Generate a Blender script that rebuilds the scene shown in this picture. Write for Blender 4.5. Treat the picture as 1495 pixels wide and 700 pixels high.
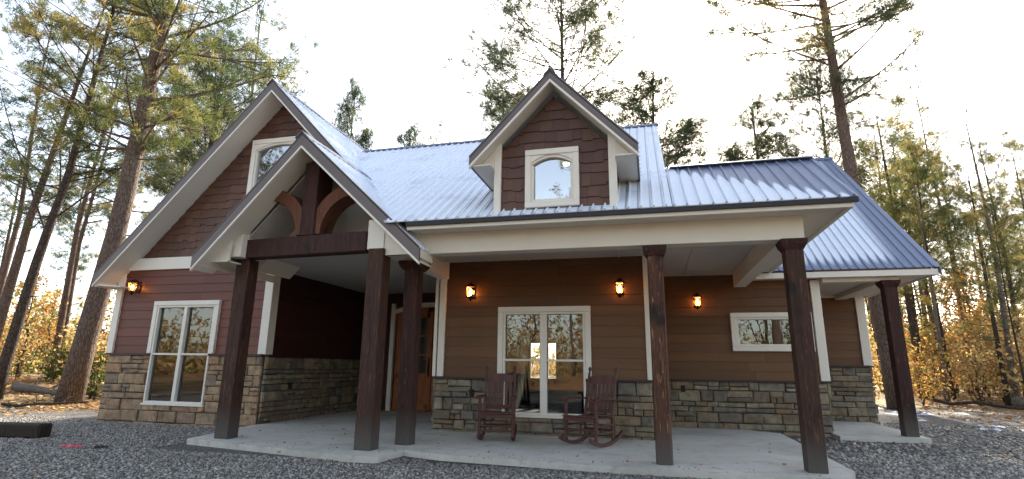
import bpy, math, random
import numpy as np
from mathutils import Vector, Matrix
R_ = math.radians
S = 0.84                       # layout units -> metres
sc = bpy.context.scene
for o in list(bpy.data.objects): bpy.data.objects.remove(o)

# ------------------------------------------------------------------ camera
YAW, PIT, ROL, FOC, EYE = R_(-14.3177), R_(13.268), R_(0.7377), 786.46, 1.5
fw = Vector((math.sin(YAW)*math.cos(PIT), math.cos(YAW)*math.cos(PIT), math.sin(PIT)))
rt0 = Vector((math.cos(YAW), -math.sin(YAW), 0)); up0 = rt0.cross(fw)
rt = rt0*math.cos(ROL)+up0*math.sin(ROL); up = -rt0*math.sin(ROL)+up0*math.cos(ROL)
cd = bpy.data.cameras.new('camera'); cam = bpy.data.objects.new('camera', cd)
sc.collection.objects.link(cam); sc.camera = cam
cam.matrix_world = Matrix(((rt.x, up.x, -fw.x, 0), (rt.y, up.y, -fw.y, 0), (rt.z, up.z, -fw.z, EYE*S), (0, 0, 0, 1)))
cd.sensor_width = 36; cd.lens = FOC/1495*36; cd.clip_end = 3000; cd.clip_start = .05

# ------------------------------------------------------------------ sky, sun, exposure
SUN_EL, SUN_AZ = R_(31), R_(6)        # azimuth from +Y towards +X
w = bpy.data.worlds.new('World'); sc.world = w; w.use_nodes = True
nt = w.node_tree; bg = nt.nodes['Background']
sky = nt.nodes.new('ShaderNodeTexSky'); sky.sky_type = 'NISHITA'; sky.sun_disc = False
sky.sun_elevation = SUN_EL; sky.sun_rotation = SUN_AZ; sky.air_density = 1.0; sky.dust_density = 1.6; sky.ozone_density = 1.0
hs = nt.nodes.new('ShaderNodeHueSaturation'); hs.inputs['Saturation'].default_value = .72   # thin high haze: a paler sky
nt.links.new(sky.outputs[0], hs.inputs['Color'])
wb = nt.nodes.new('ShaderNodeMix'); wb.data_type = 'RGBA'; wb.blend_type = 'MULTIPLY'; wb.inputs[0].default_value = 1; wb.inputs[7].default_value = (1.0, .962, .905, 1)
nt.links.new(hs.outputs[0], wb.inputs[6]); nt.links.new(wb.outputs[2], bg.inputs[0]); bg.inputs[1].default_value = 0.15
sd = bpy.data.lights.new('sun', 'SUN'); sun = bpy.data.objects.new('sun', sd); sc.collection.objects.link(sun)
sd.energy = 4.2; sd.angle = R_(.6); sd.color = (1, .90, .74)
sdir = Vector((math.sin(SUN_AZ)*math.cos(SUN_EL), math.cos(SUN_AZ)*math.cos(SUN_EL), math.sin(SUN_EL)))
sun.rotation_euler = sdir.to_track_quat('Z', 'Y').to_euler()
vs = sc.view_settings; vs.view_transform = 'Standard'; vs.look = 'None'; vs.gamma = 1; vs.exposure = 1.9; vs.use_curve_mapping = False
sc.cycles.max_bounces = 8; sc.cycles.transparent_max_bounces = 12

# ------------------------------------------------------------------ materials
def sock(n, k, v):
    if isinstance(v, bpy.types.NodeSocket): n.id_data.links.new(v, n.inputs[k])
    else: n.inputs[k].default_value = v
class MT:
    def __init__(s, name):
        s.m = bpy.data.materials.new(name); s.m.use_nodes = True; s.t = s.m.node_tree
        s.b = s.t.nodes['Principled BSDF']; s.out = s.t.nodes['Material Output']
    def n(s, ty, **kw):
        x = s.t.nodes.new('ShaderNode'+ty)
        for k, v in kw.items():
            if k.startswith('i_'):
                key = k[2:]; key = int(key) if key.isdigit() else key.replace('_', ' ')
                sock(x, key, v)
            else: setattr(x, k, v)
        return x
    def coord(s, kind='Object', scale=(1, 1, 1)):
        c = s.n('TexCoord'); m = s.n('Mapping'); s.t.links.new(c.outputs[kind], m.inputs[0]); m.inputs['Scale'].default_value = scale
        return m.outputs[0]
    def noise(s, vec, scale, detail=4, rough=.55, dist=0):
        x = s.n('TexNoise'); s.t.links.new(vec, x.inputs['Vector']); x.inputs['Scale'].default_value = scale
        x.inputs['Detail'].default_value = detail; x.inputs['Roughness'].default_value = rough; x.inputs['Distortion'].default_value = dist
        return x.outputs['Fac']
    def ramp(s, fac, stops, interp='LINEAR'):
        x = s.n('ValToRGB'); s.t.links.new(fac, x.inputs[0]); e = x.color_ramp.elements; x.color_ramp.interpolation = interp
        while len(e) < len(stops): e.new(.5)
        for i, (p, c) in enumerate(stops):
            e[i].position = p; e[i].color = (c[0], c[1], c[2], 1) if not isinstance(c, (int, float)) else (c, c, c, 1)
        return x.outputs[0]
    def mix(s, fac, a, b, mode='MIX'):
        x = s.n('Mix'); x.data_type = 'RGBA'; x.blend_type = mode
        sock(x, 0, fac)
        for k, v in ((6, a), (7, b)):
            if isinstance(v, tuple): v = (*v[:3], 1)
            sock(x, k, v)
        return x.outputs[2]
    def math(s, op, a, b=0.0, c=0.0):
        x = s.n('Math'); x.operation = op; sock(x, 0, a); sock(x, 1, b); sock(x, 2, c); return x.outputs[0]
    def bump(s, h, st=.3, dist=.02):
        x = s.n('Bump'); s.t.links.new(h, x.inputs['Height']); x.inputs['Strength'].default_value = st; x.inputs['Distance'].default_value = dist
        s.t.links.new(x.outputs[0], s.b.inputs['Normal'])
    def set(s, col=None, rough=None, metal=None, spec=None):
        for k, v in (('Base Color', col), ('Roughness', rough), ('Metallic', metal), ('Specular IOR Level', spec)):
            if v is None: continue
            if isinstance(v, tuple): v = (*v[:3], 1)
            sock(s.b, k, v)
        return s.m
    def island(s): return s.n('NewGeometry').outputs['Random Per Island']
    def attr(s, name): x = s.n('Attribute'); x.attribute_name = name; return x.outputs['Fac']

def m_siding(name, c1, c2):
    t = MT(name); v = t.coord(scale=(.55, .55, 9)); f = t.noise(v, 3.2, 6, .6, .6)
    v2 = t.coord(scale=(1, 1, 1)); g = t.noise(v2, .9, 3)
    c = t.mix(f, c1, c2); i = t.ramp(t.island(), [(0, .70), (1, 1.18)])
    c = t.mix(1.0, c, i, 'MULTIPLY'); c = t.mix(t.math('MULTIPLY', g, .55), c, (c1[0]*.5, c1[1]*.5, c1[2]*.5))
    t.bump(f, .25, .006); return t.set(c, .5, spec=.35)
def m_plain(name, col, rough=.6, var=.12, scale=3, metal=0, bump=.0, spec=.4):
    t = MT(name); v = t.coord(); f = t.noise(v, scale, 5)
    c = t.mix(f, tuple(x*(1-var) for x in col), tuple(min(1, x*(1+var)) for x in col))
    if bump: t.bump(t.noise(v, scale*8, 4), bump, .01)
    return t.set(c, rough, metal, spec)
def m_post(name, c1, c2, c3, wet=True):
    t = MT(name); v = t.coord(scale=(9, 9, .8)); f = t.noise(v, 1.6, 7, .65, .8)
    g = t.noise(t.coord(scale=(14, 14, 1.3)), 2.6, 5, .6, 1.2)
    c = t.ramp(f, [(.3, c1), (.55, c2), (.75, c1)])
    c = t.mix(t.ramp(g, [(.56, 0.), (.68, 1.)]), c, c3)
    k = t.noise(t.coord(scale=(1, 1, .6)), 3.1, 2); c = t.mix(t.ramp(k, [(.62, 0.), (.72, .85)]), c, (.012, .009, .008))
    if wet:   # weathered grey foot of the timber
        sx = t.n('SeparateXYZ'); t.t.links.new(t.coord(), sx.inputs[0])
        z = t.math('ADD', sx.outputs[2], t.math('MULTIPLY', g, .3))
        c = t.mix(t.ramp(z, [(.3, 1.), (.75, 0.)]), c, (.085, .075, .066))
    t.bump(g, .7, .02); return t.set(c, .72, spec=.3)
def m_roof(name, kind):
    t = MT(name); uv = t.n('TexCoord').outputs['UV']; sx = t.n('SeparateXYZ'); t.t.links.new(uv, sx.inputs[0]); u, v = sx.outputs[0], sx.outputs[1]
    nn = t.noise(uv, 1.3, 5, .6); n2 = t.noise(uv, 14, 4)
    fr = t.math('FRACT', t.math('DIVIDE', u, .19)); tri = t.math('ABSOLUTE', t.math('SUBTRACT', t.math('MULTIPLY', fr, 2.), 1.))
    arch = t.math('SUBTRACT', 1., t.math('POWER', tri, 2.2))
    if kind == 'full':
        f = t.ramp(nn, [(.22, .55), (.45, 1.)])
        rib = t.ramp(tri, [(.80, 1.), (.93, .25)])
        f = t.math('MULTIPLY', f, rib)
    elif kind == 'scallop':       # melted along a slanting scalloped line
        b = t.math('ADD', t.math('MULTIPLY', u, -.90), 1.62)
        b = t.math('ADD', b, t.math('MULTIPLY', arch, .55)); b = t.math('ADD', b, t.math('MULTIPLY', nn, .3))
        f = t.ramp(t.math('ADD', t.math('MULTIPLY', t.math('SUBTRACT', b, v), 6.), .5), [(0, 0.), (1, 1.)])
        f = t.math('MULTIPLY', f, t.ramp(tri, [(.84, 1.), (.95, .3)]))
    else:                        # wing: frost with a melted margin along the rake and the eave
        a = t.math('ADD', t.math('MULTIPLY', arch, .5), t.math('MULTIPLY', nn, .25))
        f1 = t.ramp(t.math('MULTIPLY', t.math('SUBTRACT', t.math('ADD', v, a), .75), 3.), [(0, 0.), (1, 1.)])
        f2 = t.ramp(t.math('MULTIPLY', t.math('SUBTRACT', t.math('ADD', 5.35, t.math('MULTIPLY', v, .05)), u), 3.), [(0, 0.), (1, 1.)])
        f = t.math('MULTIPLY', t.math('MULTIPLY', f1, f2), t.ramp(tri, [(.82, 1.), (.95, .1)]))
    bare = t.mix(n2, (.15, .18, .265), (.20, .235, .33)); fro = t.mix(n2, (.60, .66, .75), (.80, .84, .90))
    t.bump(n2, .15, .004)
    t.set(t.mix(f, bare, fro), None, None)
    r = t.math('ADD', t.math('MULTIPLY', f, .3), .45); sock(t.b, 'Roughness', r)
    sock(t.b, 'Metallic', t.math('SUBTRACT', .35, t.math('MULTIPLY', f, .35))); t.b.inputs['Specular IOR Level'].default_value = .3
    return t.m
def m_stone(name, cols):
    t = MT(name); i = t.island(); v = t.coord(); n1 = t.noise(v, 7, 7, .65); n2 = t.noise(v, 34, 4, .6)
    k = len(cols)-1; c = t.ramp(i, [(j/k, c_) for j, c_ in enumerate(cols)])
    c = t.mix(1.0, c, t.ramp(n1, [(.25, .45), (.75, 1.4)]), 'MULTIPLY')
    c = t.mix(t.ramp(t.noise(v, 2.2, 3), [(.5, 0.), (.7, .5)]), c, (.19, .12, .07))
    h = t.math('ADD', n1, t.math('MULTIPLY', n2, .35)); t.bump(h, .8, .035)
    return t.set(c, .85, spec=.25)
def m_glass(name, tint=(.75, .8, .8), ior=2.1):
    t = MT(name); t.t.nodes.remove(t.b); g = t.n('BsdfGlossy'); g.inputs['Roughness'].default_value = .0; g.inputs[0].default_value = (1, 1, 1, 1)
    tr = t.n('BsdfTransparent'); tr.inputs[0].default_value = (*tint, 1); f = t.n('Fresnel'); f.inputs[0].default_value = ior
    b = t.n('Bump'); b.inputs['Strength'].default_value = .12; b.inputs['Distance'].default_value = .01
    t.t.links.new(t.noise(t.coord(), 1.1, 2), b.inputs['Height']); t.t.links.new(b.outputs[0], g.inputs['Normal'])
    mx = t.n('MixShader'); t.t.links.new(f.outputs[0], mx.inputs[0]); t.t.links.new(tr.outputs[0], mx.inputs[1]); t.t.links.new(g.outputs[0], mx.inputs[2])
    t.t.links.new(mx.outputs[0], t.out.inputs[0]); return t.m
def m_emit(name, col, st):
    t = MT(name); t.b.inputs['Emission Color'].default_value = (*col, 1); t.b.inputs['Emission Strength'].default_value = st
    return t.set(col, .4)
def m_leaf(name, stops, transl=.35, rough=.6):
    t = MT(name); a = t.attr('tint'); i = t.island()
    c = t.ramp(a, stops); c = t.mix(1.0, c, t.ramp(i, [(0, .65), (1, 1.3)]), 'MULTIPLY'); t.set(c, rough, spec=.25)
    tr = t.n('BsdfTranslucent'); t.t.links.new(t.mix(.5, c, t.mix(1.0, c, (1.25, 1.1, .5), 'MULTIPLY')), tr.inputs[0])
    mx = t.n('MixShader'); mx.inputs[0].default_value = transl
    t.t.links.new(t.b.outputs[0], mx.inputs[1]); t.t.links.new(tr.outputs[0], mx.inputs[2]); t.t.links.new(mx.outputs[0], t.out.inputs[0]); return t.m
def m_bark(name, c1, c2):
    t = MT(name); v = t.coord(scale=(5, 5, 1.3)); f = t.noise(v, 1.8, 7, .7, .5)
    x = t.n('TexVoronoi'); x.feature = 'DISTANCE_TO_EDGE'; t.t.links.new(t.coord(scale=(5, 5, 1.5)), x.inputs[0]); x.inputs['Scale'].default_value = 3.4
    e = t.ramp(t.math('ADD', x.outputs[0], t.math('MULTIPLY', f, .16)), [(.02, 0.), (.24, 1.)])
    c = t.mix(f, c1, c2); c = t.mix(e, (c1[0]*.62, c1[1]*.6, c1[2]*.58), c); t.bump(t.math('ADD', e, f), .8, .05)
    return t.set(c, .9, spec=.2)

M = {}
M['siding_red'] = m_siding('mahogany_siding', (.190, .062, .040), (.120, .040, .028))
M['siding_brown'] = m_siding('warm_lit_siding', (.185, .083, .030), (.105, .046, .017))  # warm lamp and porch bounce light put into this siding's base colour
M['siding_dark'] = m_siding('shaded_siding', (.070, .022, .017), (.042, .015, .012))  # darker copy of the siding: shade of the entry recess put into the colour
M['shingle'] = m_siding('shingle', (.145, .068, .044), (.092, .044, .030))
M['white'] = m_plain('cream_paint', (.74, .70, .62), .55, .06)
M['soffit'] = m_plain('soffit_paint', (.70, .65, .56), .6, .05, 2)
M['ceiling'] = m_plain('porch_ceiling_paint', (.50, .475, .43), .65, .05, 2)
M['fascia'] = m_plain('brown_metal_trim', (.135, .112, .108), .5, .15, 4, .1)
M['rooftrim'] = m_plain('blue_grey_ridge', (.12, .15, .23), .7, .2, 5, 0)
M['roof_full'] = m_roof('frosted_roof', 'full'); M['roof_scallop'] = m_roof('half_frosted_roof', 'scallop'); M['roof_wing'] = m_roof('wing_roof', 'wing')
M['underroof'] = m_plain('roof_underside', (.03, .03, .035), .7)
M['stone'] = m_stone('ledge_stone', [(.20, .165, .115), (.28, .235, .16), (.14, .13, .11), (.24, .175, .11), (.32, .275, .195), (.17, .16, .135), (.27, .19, .12)])
M['stone_warmlit'] = m_stone('bounce_lit_ledge_stone', [(.36, .26, .16), (.29, .20, .125), (.40, .29, .18), (.23, .19, .15), (.38, .23, .135), (.33, .26, .185)])  # ledge stone with warm bounce from the sunlit ground put into its colours
M['mortar'] = m_plain('dark_mortar', (.045, .038, .032), .95, .3, 9, bump=.5)
M['ledge'] = m_plain('dark_wood_ledge', (.035, .018, .014), .5)
M['post'] = m_post('stained_timber', (.020, .011, .008), (.058, .026, .016), (.14, .062, .036))
M['post_peel'] = m_post('peeling_timber', (.034, .017, .011), (.095, .038, .021), (.32, .16, .085))
M['post_dark'] = m_post('charred_timber', (.018, .010, .010), (.045, .017, .014), (.14, .045, .027))
M['beam'] = m_post('beam_timber', (.022, .010, .009), (.050, .019, .016), (.10, .04, .03), False)
M['brace'] = m_post('brace_timber', (.085, .032, .018), (.15, .056, .030), (.21, .09, .05), False)
def m_concrete():
    t = MT('concrete'); v = t.coord(); a = t.noise(v, .8, 6, .65, .4); b = t.noise(v, 5, 6, .7); g = t.noise(v, 40, 3)
    c = t.ramp(a, [(.3, (.42, .40, .35)), (.5, (.55, .53, .47)), (.7, (.62, .60, .54))])
    c = t.mix(t.ramp(b, [(.52, 0.), (.72, .55)]), c, (.30, .275, .23)); c = t.mix(t.math('MULTIPLY', g, .25), c, (.25, .24, .22))
    st = t.noise(v, 1.9, 3, .5, 1.5); c = t.mix(t.ramp(st, [(.60, 0.), (.68, .4)]), c, (.24, .20, .15))
    t.bump(g, .3, .008); return t.set(c, .8, spec=.3)
M['concrete'] = m_concrete()
M['glass'] = m_glass('window_glass', ior=1.85); M['glass_sky'] = m_glass('upper_window_glass', (.6, .68, .75), 4.2)
M['room'] = m_plain('room_wall', (.10, .085, .07), .8); M['roomfloor'] = m_plain('room_floor', (.10, .055, .03), .35)
M['black'] = m_plain('black_iron', (.012, .011, .011), .45, .2, 4, .4)
M['bulb'] = m_emit('lit_bulb', (1, .62, .28), 5); M['lampglass'] = m_glass('lamp_glass', (1, .62, .35), 1.35)
M['globe'] = m_emit('lit_globe', (1, .86, .6), 2.4); M['down'] = m_emit('lit_downlight', (1, .9, .7), 3.2)
M['door'] = m_post('door_wood', (.22, .075, .030), (.36, .135, .055), (.42, .19, .09), False)
M['chair'] = m_siding('chair_wood', (.120, .044, .033), (.070, .028, .022))
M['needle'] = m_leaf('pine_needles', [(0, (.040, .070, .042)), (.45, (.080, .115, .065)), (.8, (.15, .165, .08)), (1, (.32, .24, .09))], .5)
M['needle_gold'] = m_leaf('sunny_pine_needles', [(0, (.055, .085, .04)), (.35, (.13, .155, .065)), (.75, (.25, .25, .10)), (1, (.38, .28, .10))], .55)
M['autumn'] = m_leaf('autumn_leaves', [(0, (.14, .17, .05)), (.3, (.36, .30, .09)), (.6, (.52, .32, .11)), (.85, (.52, .22, .08)), (1, (.30, .17, .09))], .5)
M['yellow'] = m_leaf('yellow_leaves', [(0, (.24, .23, .10)), (.35, (.50, .41, .20)), (.65, (.55, .36, .19)), (.85, (.50, .27, .14)), (1, (.36, .27, .19))], .5)
M['green'] = m_leaf('green_leaves', [(0, (.03, .065, .018)), (.6, (.08, .12, .025)), (1, (.19, .20, .04))], .4)
M['bark'] = m_bark('pine_bark', (.115, .082, .066), (.205, .15, .12)); M['bark_dark'] = m_bark('dark_bark', (.06, .046, .038), (.11, .085, .07))
M['bark_grey'] = m_bark('grey_bark', (.17, .14, .11), (.27, .23, .19))
M['tie'] = m_post('old_timber', (.020, .014, .010), (.035, .024, .016), (.05, .035, .02), False)
M['snow'] = m_plain('thin_snow', (.50, .54, .62), .8, .08, 4, bump=.4)
M['red'] = m_plain('red_ribbon', (.55, .04, .06), .5)
M['moss'] = m_plain('moss', (.05, .06, .02), .9)

# gravel drive + leaf litter in one ground material
def m_ground():
    t = MT('ground'); c = t.n('TexCoord').outputs['Object']
    vo = t.n('TexVoronoi'); t.t.links.new(c, vo.inputs[0]); vo.inputs['Scale'].default_value = 42
    rnd = t.n('SeparateColor'); t.t.links.new(vo.outputs['Color'], rnd.inputs[0])
    stone = t.ramp(rnd.outputs[0], [(0, (.11, .105, .10)), (.35, (.21, .20, .19)), (.65, (.31, .295, .275)), (.85, (.42, .395, .36)), (1, (.25, .21, .16))])
    stone = t.mix(t.ramp(vo.outputs['Distance'], [(.25, 0.), (.62, .85)]), stone, (.045, .043, .042))
    stone = t.mix(t.math('MULTIPLY', t.noise(c, .55, 4), .5), stone, (.15, .135, .12))
    lit = t.noise(c, 9, 6, .7); li = t.ramp(lit, [(.25, (.09, .045, .02)), (.45, (.26, .14, .06)), (.6, (.36, .20, .085)), (.8, (.44, .30, .15))])
    big = t.noise(c, .12, 3); li = t.mix(t.ramp(big, [(.45, 0.), (.6, .6)]), li, (.20, .17, .09))
    # extent of the drive: an apron around the house
    sx = t.n('SeparateXYZ'); t.t.links.new(c, sx.inputs[0])
    wob = t.math('MULTIPLY', t.math('SUBTRACT', t.noise(c, .35, 4), .5), 5.)
    x = t.math('ADD', sx.outputs[0], wob); y = t.math('ADD', sx.outputs[1], wob)
    mx = t.ramp(t.math('MULTIPLY', t.math('ADD', x, 19.), .6), [(0, 1.), (1, 0.)])
    mxr = t.ramp(t.math('MULTIPLY', t.math('SUBTRACT', x, 10.5), .5), [(0, 0.), (1, 1.)])
    my = t.ramp(t.math('MULTIPLY', t.math('SUBTRACT', y, 11.6), .6), [(0, 0.), (1, 1.)])
    left = t.math('MAXIMUM', mx, t.math('MULTIPLY', my, t.ramp(t.math('MULTIPLY', x, -1.), [(0, 0.), (1, 1.)])))
    my2 = t.ramp(t.math('MULTIPLY', t.math('SUBTRACT', y, 22.), .4), [(0, 0.), (1, 1.)])
    far = t.ramp(t.math('MULTIPLY', t.math('SUBTRACT', t.math('MULTIPLY', y, -1.), 9.), .5), [(0, 0.), (1, 1.)])
    mask = t.math('MAXIMUM', t.math('MAXIMUM', left, mxr), t.math('MAXIMUM', my2, far))
    col = t.mix(mask, stone, li)
    h = t.mix(mask, vo.outputs['Distance'], lit); x_ = t.n('RGBToBW'); t.t.links.new(h, x_.inputs[0])
    inv = t.math('SUBTRACT', 1., x_.outputs[0]); t.bump(inv, .9, .035)
    return t.set(col, .88, spec=.25)
M['ground'] = m_ground()

# ------------------------------------------------------------------ object helpers
COL = sc.collection
class MB:
    def __init__(s): s.v = []; s.f = []; s.uv = None
    def face(s, pts):
        b = len(s.v); s.v += [tuple(p) for p in pts]; s.f.append(tuple(range(b, b+len(pts))))
    def box(s, x0, x1, y0, y1, z0, z1, bev=0.0):
        s.obox(Vector(((x0+x1)/2, (y0+y1)/2, (z0+z1)/2)), Vector((1, 0, 0)), Vector((0, 1, 0)), Vector((0, 0, 1)), abs(x1-x0)/2, abs(y1-y0)/2, abs(z1-z0)/2, bev)
    def obox(s, c, a, b, d, ha, hb, hd, bev=0.0):
        c = Vector(c); base = len(s.v)
        if bev <= 0:
            for k in (-1, 1):
                for (i, j) in ((-1, -1), (1, -1), (1, 1), (-1, 1)): s.v.append(tuple(c+a*ha*i+b*hb*j+d*hd*k))
            q = base
            s.f += [(q, q+3, q+2, q+1), (q+4, q+5, q+6, q+7), (q, q+1, q+5, q+4), (q+1, q+2, q+6, q+5), (q+2, q+3, q+7, q+6), (q+3, q, q+4, q+7)]
            return
        bev = min(bev, ha*.45, hb*.45, hd*.45); rings = []
        for (k, sh) in ((-hd, bev), (-hd+bev, 0), (hd-bev, 0), (hd, bev)):
            r = []
            A, B = ha-sh, hb-sh; e = bev if sh == 0 else bev*.5
            for (i, j) in ((-A+e, -B), (A-e, -B), (A, -B+e), (A, B-e), (A-e, B), (-A+e, B), (-A, B-e), (-A, -B+e)):
                r.append(len(s.v)); s.v.append(tuple(c+a*i+b*j+d*k))
            rings.append(r)
        for r0, r1 in zip(rings, rings[1:]):
            for i in range(8): s.f.append((r0[i], r0[(i+1) % 8], r1[(i+1) % 8], r1[i]))
        s.f.append(tuple(reversed(rings[0]))); s.f.append(tuple(rings[-1]))
    def bar(s, p0, p1, wa, wb, upv=(0, 0, 1), bev=0.0):
        p0, p1 = Vector(p0), Vector(p1); d = (p1-p0); L = d.length; d.normalize(); u = Vector(upv)
        a = d.cross(u).normalized(); b = a.cross(d).normalized()
        s.obox((p0+p1)/2, a, b, d, wa/2, wb/2, L/2, bev)
    def tube(s, pts, rad, n=8, cap=True):
        pts = [Vector(p) for p in pts]; rings = []
        if isinstance(rad, (int, float)): rad = [rad]*len(pts)
        a = None
        for i, p in enumerate(pts):
            d = (pts[min(i+1, len(pts)-1)]-pts[max(i-1, 0)]).normalized()
            if a is None: a = d.orthogonal().normalized()
            a = (a-d*a.dot(d)).normalized(); b = d.cross(a); r = []
            for k in range(n):
                t = 2*math.pi*k/n; r.append(len(s.v)); s.v.append(tuple(p+(a*math.cos(t)+b*math.sin(t))*rad[i]))
            rings.append(r)
        for r0, r1 in zip(rings, rings[1:]):
            for i in range(n): s.f.append((r0[i], r0[(i+1) % n], r1[(i+1) % n], r1[i]))
        if cap: s.f.append(tuple(reversed(rings[0]))); s.f.append(tuple(rings[-1]))
    def lathe(s, c, prof, n=16):           # prof: (radius, z)
        s.tube([Vector(c)+Vector((0, 0, z)) for r, z in prof], [r for r, z in prof], n)
    def build(s, name, mat, parent=None, smooth=False, loc=None):
        """loc: origin in layout units (vertices are in layout units too)"""
        me = bpy.data.meshes.new(name); o0 = Vector(loc) if loc else Vector((0, 0, 0))
        me.from_pydata([tuple((Vector(p)-o0)*S) for p in s.v], [], s.f); me.materials.append(mat); me.update()
        if s.uv:
            l = me.uv_layers.new(name='UVMap')
            for i, lp in enumerate(me.loops): l.data[i].uv = s.uv[lp.vertex_index]
        if smooth:
            for p in me.polygons: p.use_smooth = True
        o = bpy.data.objects.new(name, me); COL.objects.link(o); o.location = o0*S
        if parent: o.parent = parent; o.matrix_parent_inverse = Matrix.Translation(-parent_world(parent))
        return o
def parent_world(p):
    v = Vector(p.location)
    # children store world placement through matrix_parent_inverse; the houses' root sits unrotated
    return p['_w'] and Vector(p['_w']) if '_w' in p else v
def tag(o, label=None, cat=None, group=None, kind=None):
    if label: o['label'] = label
    if cat: o['category'] = cat
    if group: o['group'] = group
    if kind: o['kind'] = kind
    return o
def empty(name, loc=(0, 0, 0)):
    o = bpy.data.objects.new(name, None); COL.objects.link(o); o.location = Vector(loc)*S; o.empty_display_size = .2; return o
def childof(o, p):           # keep the part's own world coordinates while parented
    o.parent = p; o.matrix_parent_inverse = Matrix.Identity(4); return o
def B(mb, name, mat, parent=None, smooth=False):
    """part of the house: all house parts are modelled about the world origin, the root sits at the origin"""
    o = mb.build(name, mat, None, smooth)
    if parent: o.parent = parent
    return o

# ---- rectangles with openings
def subtract(rects, hole):
    out = []; hx0, hx1, hz0, hz1 = hole
    for (x0, x1, z0, z1) in rects:
        if hx0 >= x1 or hx1 <= x0 or hz0 >= z1 or hz1 <= z0: out.append((x0, x1, z0, z1)); continue
        if z0 < hz0: out.append((x0, x1, z0, hz0))
        if z1 > hz1: out.append((x0, x1, hz1, z1))
        a, b = max(z0, hz0), min(z1, hz1)
        if x0 < hx0: out.append((x0, hx0, a, b))
        if x1 > hx1: out.append((hx1, x1, a, b))
    return [r for r in out if r[1]-r[0] > .004 and r[3]-r[2] > .004]
class WF:        # wall frame: s along the wall, z up, d outwards
    def __init__(s, o, d, n): s.o = Vector((o[0], o[1], 0)); s.d = Vector((d[0], d[1], 0)); s.n = Vector((n[0], n[1], 0))
    def p(s, a, z, d=0): return s.o+s.d*a+s.n*d+Vector((0, 0, z))
    def box(s, mb, a0, a1, z0, z1, d0, d1, bev=0.0):
        mb.obox(s.p((a0+a1)/2, (z0+z1)/2, (d0+d1)/2), s.d, s.n, Vector((0, 0, 1)), (a1-a0)/2, (d1-d0)/2, (z1-z0)/2, bev)
def siding(wf, a0, a1, z0, z1, holes=(), h=.225, seed=0):
    rnd = random.Random(seed); mb = MB(); z = z0
    while z < z1-.01:
        zt = min(z+h, z1); segs = [(a0, a1, z, zt)]
        for hl in holes: segs = subtract(segs, hl)
        cut = []
        for (x0, x1, q0, q1) in segs:      # boards butt at random joints
            x = x0
            while x1-x > 3.2:
                nx = x+rnd.uniform(2.2, 3.0); cut.append((x, nx-.004, q0, q1)); x = nx
            cut.append((x, x1, q0, q1))
        for (x0, x1, q0, q1) in cut:
            f = lambda q: .025-.019*(q-z)/h
            A = [wf.p(x0, q0, 0), wf.p(x1, q0, 0), wf.p(x1, q0, f(q0)), wf.p(x0, q0, f(q0)), wf.p(x1, q1, f(q1)), wf.p(x0, q1, f(q1)), wf.p(x1, q1, 0), wf.p(x0, q1, 0)]
            b = len(mb.v); mb.v += [tuple(p) for p in A]
            mb.f += [(b+3, b+2, b+4, b+5), (b, b+1, b+2, b+3), (b+5, b+4, b+6, b+7), (b+7, b, b+3, b+5), (b+1, b+6, b+4, b+2)]
        z = zt
    return mb
def stonework(wf, a0, a1, z0, z1, holes=(), seed=0, corner0=False):
    rnd = random.Random(seed); mb = MB(); back = MB()
    base = [(a0, a1, z0, z1)]
    for hl in holes: base = subtract(base, hl)
    for (x0, x1, q0, q1) in base: wf.box(back, x0, x1, q0, q1, -.1, .012)
    z = z0; rows = []
    while z < z1-.02:
        h = rnd.choice((.12, .16, .2, .24, .27)); 
        if z1-(z+h) < .1: h = z1-z
        rows.append((z, z+h)); z += h
    st = []
    for (q0, q1) in rows:
        x = a0
        while x < a1-.01:
            L = rnd.uniform(.22, .75)*(1.0 if q1-q0 < .2 else .8)
            if a1-(x+L) < .14: L = a1-x
            if q1-q0 > .18 and rnd.random() < .3:
                m = q0+(q1-q0)*rnd.uniform(.4, .6); k = rnd.uniform(.4, .6)*L
                st += [(x, x+L, q0, m)] if rnd.random() < .5 else [(x, x+k, q0, m), (x+k, x+L, q0, m)]
                st.append((x, x+L, m, q1))
            else: st.append((x, x+L, q0, q1))
            x += L
    for r in st:
        rs = [r]
        for hl in holes: rs = subtract(rs, hl)
        for (x0, x1, q0, q1) in rs:
            if x1-x0 < .05 or q1-q0 < .04: continue
            g = .008; dd = rnd.uniform(.03, .10); x0 += g; x1 -= g; q0 += g; q1 -= g
            j = lambda: rnd.uniform(-.009, .009)
            c = [(x0+j(), q0+j()), (x1+j(), q0+j()), (x1+j(), q1+j()), (x0+j(), q1+j())]
            e = min(.028, (x1-x0)*.25, (q1-q0)*.25); cx, cz = (x0+x1)/2, (q0+q1)/2
            inn = [(a-math.copysign(e*rnd.uniform(.5, 1.3), a-cx), b-math.copysign(e*rnd.uniform(.5, 1.3), b-cz)) for a, b in c]
            b0 = len(mb.v)
            mb.v += [tuple(wf.p(a, b, 0)) for a, b in c]+[tuple(wf.p(a, b, dd*.72)) for a, b in c]+[tuple(wf.p(a, b, dd+rnd.uniform(-.008, .008))) for a, b in inn]
            for k in range(4):
                n = (k+1) % 4
                mb.f += [(b0+k, b0+n, b0+4+n, b0+4+k), (b0+4+k, b0+4+n, b0+8+n, b0+8+k)]
            mb.f.append((b0+8, b0+9, b0+10, b0+11))
    return mb, back
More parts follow.
